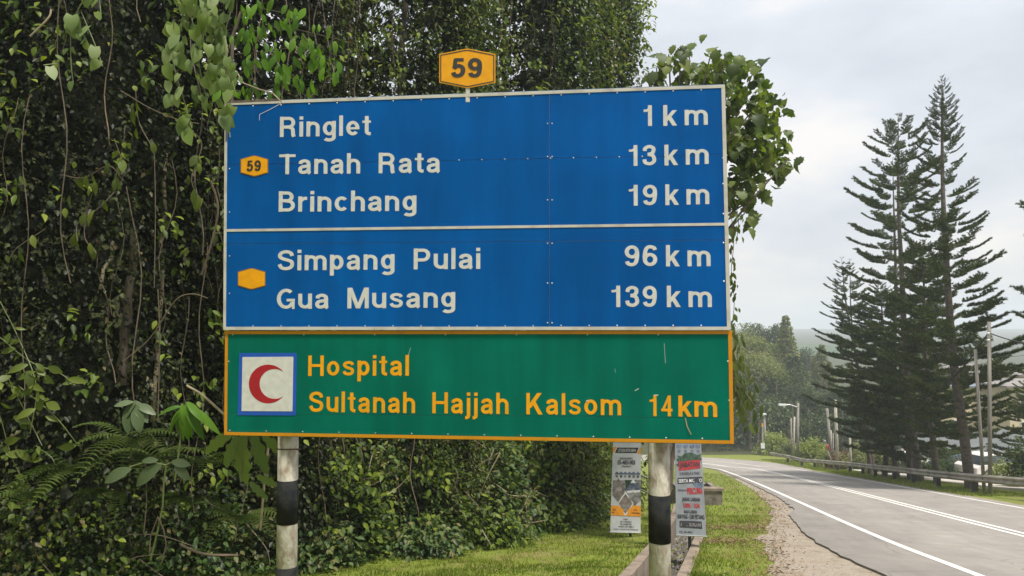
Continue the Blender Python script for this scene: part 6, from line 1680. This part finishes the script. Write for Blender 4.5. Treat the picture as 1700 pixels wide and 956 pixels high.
bush(1565, 800, 762, 47, 60, 'hedge', 'dim bush behind the middle pine trunks', 2400, (.15, .09))
bush(1462, 792, 752, 52, 46, 'far', 'green bush behind the trunk of the low dense Norfolk pine', 2200, (.17, .1))
bush(1500, 796, 758, 50, 50, 'hedge', 'dark bush behind the thickest cluster of trunks', 2200, (.16, .1))
bush(1618, 802, 768, 48, 34, 'hedge', 'low dark bush just left of the leaning pole', 1500, (.15, .09))

# ------------------------------------------------------------------ houses behind the pines
M['roof'] = mat('grey_metal_roof', (.20, .18, .17), .6, 0, .12, 1.0); M['cream'] = mat('cream_plaster', (.52, .43, .32), .85, 0, .06, .8)
M['glass'] = mat('dark_window_glass', (.03, .04, .05), .15); M['white_wall'] = mat('white_painted_wall', (.60, .58, .54), .8, 0, .1, 1.2)
M['roofblue'] = mat('blue_grey_roof', (.16, .19, .24), .6, 0, .12, 1.0)
def house(px0, px1, peave, pridge, Y, depth, label, rm='roof', pz=None, hipf=.3, cat='house'):
    a, b = at(px0, peave, Y), at(px1, peave, Y); zr = at(px0, pridge, Y + depth / 2).z; ze = a.z; zg = ground((a.x + b.x) / 2, Y) - .5
    t = empty('house', ((a.x + b.x) / 2, Y, zg + .5), label, cat, 'houses behind the pines')
    w = b.x - a.x; cx = (a.x + b.x) / 2; ov = .6
    mb = MB(); mb.box((cx, Y + depth / 2, (zg + ze) / 2), (w, depth, ze - zg)); mb.build('wall', M['cream'], t)
    e = [(a.x - ov, Y - ov, ze), (b.x + ov, Y - ov, ze), (b.x + ov, Y + depth + ov, ze), (a.x - ov, Y + depth + ov, ze)]
    hp = w * hipf; r_ = [(a.x + hp, Y + depth / 2, zr), (b.x - hp, Y + depth / 2, zr)]
    e2 = [(p[0], p[1], p[2] - .18) for p in e]
    mb = MB(); mb.add(e + r_ + e2, [(0, 1, 5, 4), (1, 2, 5), (2, 3, 4, 5), (3, 0, 4), (6, 7, 1, 0), (7, 8, 2, 1), (8, 9, 3, 2), (9, 6, 0, 3), (9, 8, 7, 6)]); mb.build('roof', M[rm], t)
    nw = max(2, int(w / 3.2))
    for k in range(nw):
        x = a.x + w * (k + .5) / nw
        for zz in ([ze - 1.5] if ze - zg < 5 else [ze - 1.5, ze - 4.4]):
            mb = MB(); mb.box((x, Y - .02, zz), (1.5, .1, 1.3)); f = mb.build('window', M['white_wall'], t)
            for s_ in (-1, 1): mb = MB(); mb.box((x + s_ * .34, Y - .08, zz), (.6, .03, 1.1)); mb.build('pane', M['glass'], f)
    return t
house(1606, 1720, 622, 604, 96, 10, 'far house with a wide grey hipped roof right of the poles')
house(1560, 1668, 640, 627, 84, 8, 'cream house with two rows of windows behind the two grey poles', 'roofblue')
house(1675, 1790, 640, 628, 80, 8, 'cream house at the right edge behind the pine branches', 'roof')
wl = empty('white_wall', (30, 56, ground(30, 56)), 'long low white wall seen under the pine branches at the right', 'wall')
a, b = at(1548, 778, 58), at(1735, 772, 52)
mb = MB(); zg = ground(a.x, a.y); mb.prism([(a.x, a.y, zg - .5), (b.x, b.y, ground(b.x, b.y) - .5), (b.x, b.y, b.z), (a.x, a.y, a.z)], (.05, .2, 0)); mb.build('wall_face', M['white_wall'], wl)
a2, b2 = a + Vector((0, -.05, .05)), b + Vector((0, -.05, .05)); mb = MB(); mb.tube([a2, b2], .11, 4); mb.build('coping', M['concrete'], wl)
M['darkteal'] = mat('dark_teal_netting', (.03, .055, .05), .9, 0, .3, 1.5)
M['roofdark'] = mat('dull_shed_roof', (.10, .11, .11), .7, 0, .15, 1)
sh = empty('shed', (37, 68, ground(37, 68)), 'long low dark shed above the white wall', 'shed', None)
a, b = at(1540, 762, 66), at(1760, 748, 62); mb = MB(); mb.prism([(a.x, a.y, a.z), (b.x, b.y, b.z), (b.x, b.y + 6, b.z + .9), (a.x, a.y + 6, a.z + .9)], (0, 0, -.15)); mb.build('roof', M['roofdark'], sh)
mb = MB(); mb.prism([(a.x, a.y + .3, a.z - .2), (b.x, b.y + .3, b.z - .2), (b.x, b.y + .3, b.z - 3.2), (a.x, a.y + .3, a.z - 3.2)], (0, 5, 0)); mb.build('wall', M['darkteal'], sh)

# ------------------------------------------------------------------ parked cars beyond the rail
M['rubber'] = mat('tyre_rubber', (.02, .02, .02), .8); M['hub'] = mat('wheel_rim', (.4, .4, .4), .4, .8)
def car(px, py, Y, ang, colr, label):
    p = at(px, py, Y); zg = ground(p.x, p.y); t = empty('parked_car', (p.x, p.y, zg), label, 'car', 'cars parked beyond the guardrail', ang)
    bodym = mat('car_paint', colr, .3, 0, 0); Lc, Wc = 4.2, 1.68
    prof = [(-2.1, .35), (-2.08, .75), (-1.85, .88), (-1.2, .93), (1.15, .93), (1.95, .80), (2.1, .62), (2.1, .35), (1.75, .25), (-1.8, .25)]
    def loft(pr, w, m, name, parent, w2=None):
        mb = MB(); n_ = len(pr); w2 = w2 or [w] * n_
        vs = [(x, -w2[i] / 2, z) for i, (x, z) in enumerate(pr)] + [(x, w2[i] / 2, z) for i, (x, z) in enumerate(pr)]
        mb.add(vs, [tuple(range(n_)), tuple(range(2 * n_ - 1, n_ - 1, -1))] + [(i, i + n_, (i + 1) % n_ + n_, (i + 1) % n_) for i in range(n_)])
        me = mb.mesh(name, m); o = link(name, me, parent); bv = o.modifiers.new('bevel', 'BEVEL'); bv.width = .04; bv.segments = 2; return o
    loft(prof, Wc, bodym, 'body', t)
    loft([(-1.75, .90), (-1.35, 1.38), (.25, 1.42), (1.0, .90)], Wc, M['glass'], 'windows', t, [1.6, 1.25, 1.25, 1.6])
    loft([(-1.40, 1.37), (-1.25, 1.45), (.15, 1.47), (.32, 1.39)], 1.3, bodym, 'roof_panel', t)
    for sx in (-1.3, 1.3):
        for sy in (-1, 1):
            mb = MB(); mb.tube([(sx, sy * .70, .31), (sx, sy * .86, .31)], .31, 16); w = link('wheel', mb.mesh('wheel', M['rubber']), t)
            mb = MB(); mb.tube([(sx, sy * .80, .31), (sx, sy * .875, .31)], .18, 12); link('rim', mb.mesh('rim', M['hub']), w)
    for sy in (-.6, .6):
        mb = MB(); mb.box((2.08, sy, .66), (.06, .3, .14)); link('headlight', mb.mesh('headlight', M['inkwhite']), t)
    return t
car(1500, 790, 62, R(8), (.55, .54, .52), 'pale car far behind the guardrail between the two thick pine trunks')
car(1596, 795, 50, R(20), (.05, .09, .14), 'dark blue car behind the trunk of the tallest pine')
car(1650, 806, 46, R(14), (.60, .58, .55), 'whitish car in front of the white wall behind the two grey poles')

# ------------------------------------------------------------------ hills
def hill(name, pts, Y, depth, m, nx=60):
    """a rounded ridge whose crest passes through the given pixels at distance Y"""
    tab = [(x, y) for x, y in pts]; v = []; f = []; rows = 14
    for j in range(rows + 1):
        s_ = j / rows; prof = math.sin(s_ * math.pi) ** .8 if 0 < s_ < 1 else 0
        for i in range(nx + 1):
            px = tab[0][0] + (tab[-1][0] - tab[0][0]) * i / nx; top = at(px, lerp_tab(tab, px), Y)
            yy = Y - depth + 2 * depth * s_; zb = -24.0
            nzv = 1 + .05 * noise.noise(Vector((px * .05, s_ * 6, Y))) if s_ != .5 else 1
            v.append((top.x * (1 + 0.1 * (s_ - .5)), yy, zb + (top.z + 2.5 * noise.noise(Vector((px * .09, 0, Y))) - zb) * prof * nzv))
    for j in range(rows):
        for i in range(nx): a = j * (nx + 1) + i; f.append((a, a + 1, a + nx + 2, a + nx + 1))
    mb = MB(); mb.add(v, f); o = mb.build(name, m, None, smooth=True); tag(o, kind='structure'); return o
M['hillm'] = multimix('wooded_hill', [(.03, .055, .025), (.05, .085, .035), (.08, .11, .05)], .05, 8, .95, .6, .3, second=[(.5, .6, 1.3, 4)])
hill('hills', [(-1500, 560), (0, 540), (900, 560), (1200, 590), (1330, 585), (1370, 572), (1400, 580), (1450, 600), (1520, 640)], 420, 150, M['hillm'], 120)
hill('hills', [(1150, 620), (1400, 600), (1500, 585), (1580, 592), (1640, 586), (1720, 592), (1900, 570), (2400, 560), (3400, 550)], 900, 300, M['hillm'], 120)

# ------------------------------------------------------------------ air
M['haze'] = bpy.data.materials.new('haze'); M['haze'].use_nodes = True
hn = M['haze'].node_tree; hn.nodes.clear(); ho = hn.nodes.new('ShaderNodeOutputMaterial'); hv = hn.nodes.new('ShaderNodeVolumePrincipled')
hv.inputs['Color'].default_value = (.86, .93, 1, 1); hv.inputs['Density'].default_value = HAZE; hv.inputs['Anisotropy'].default_value = .2
hn.links.new(hv.outputs[0], ho.inputs['Volume'])
mb = MB(); mb.box((0, 705, 0), (4200, 1610, 52)); hz = mb.mesh('haze', M['haze']); o = link('haze', hz); tag(o, kind='stuff')
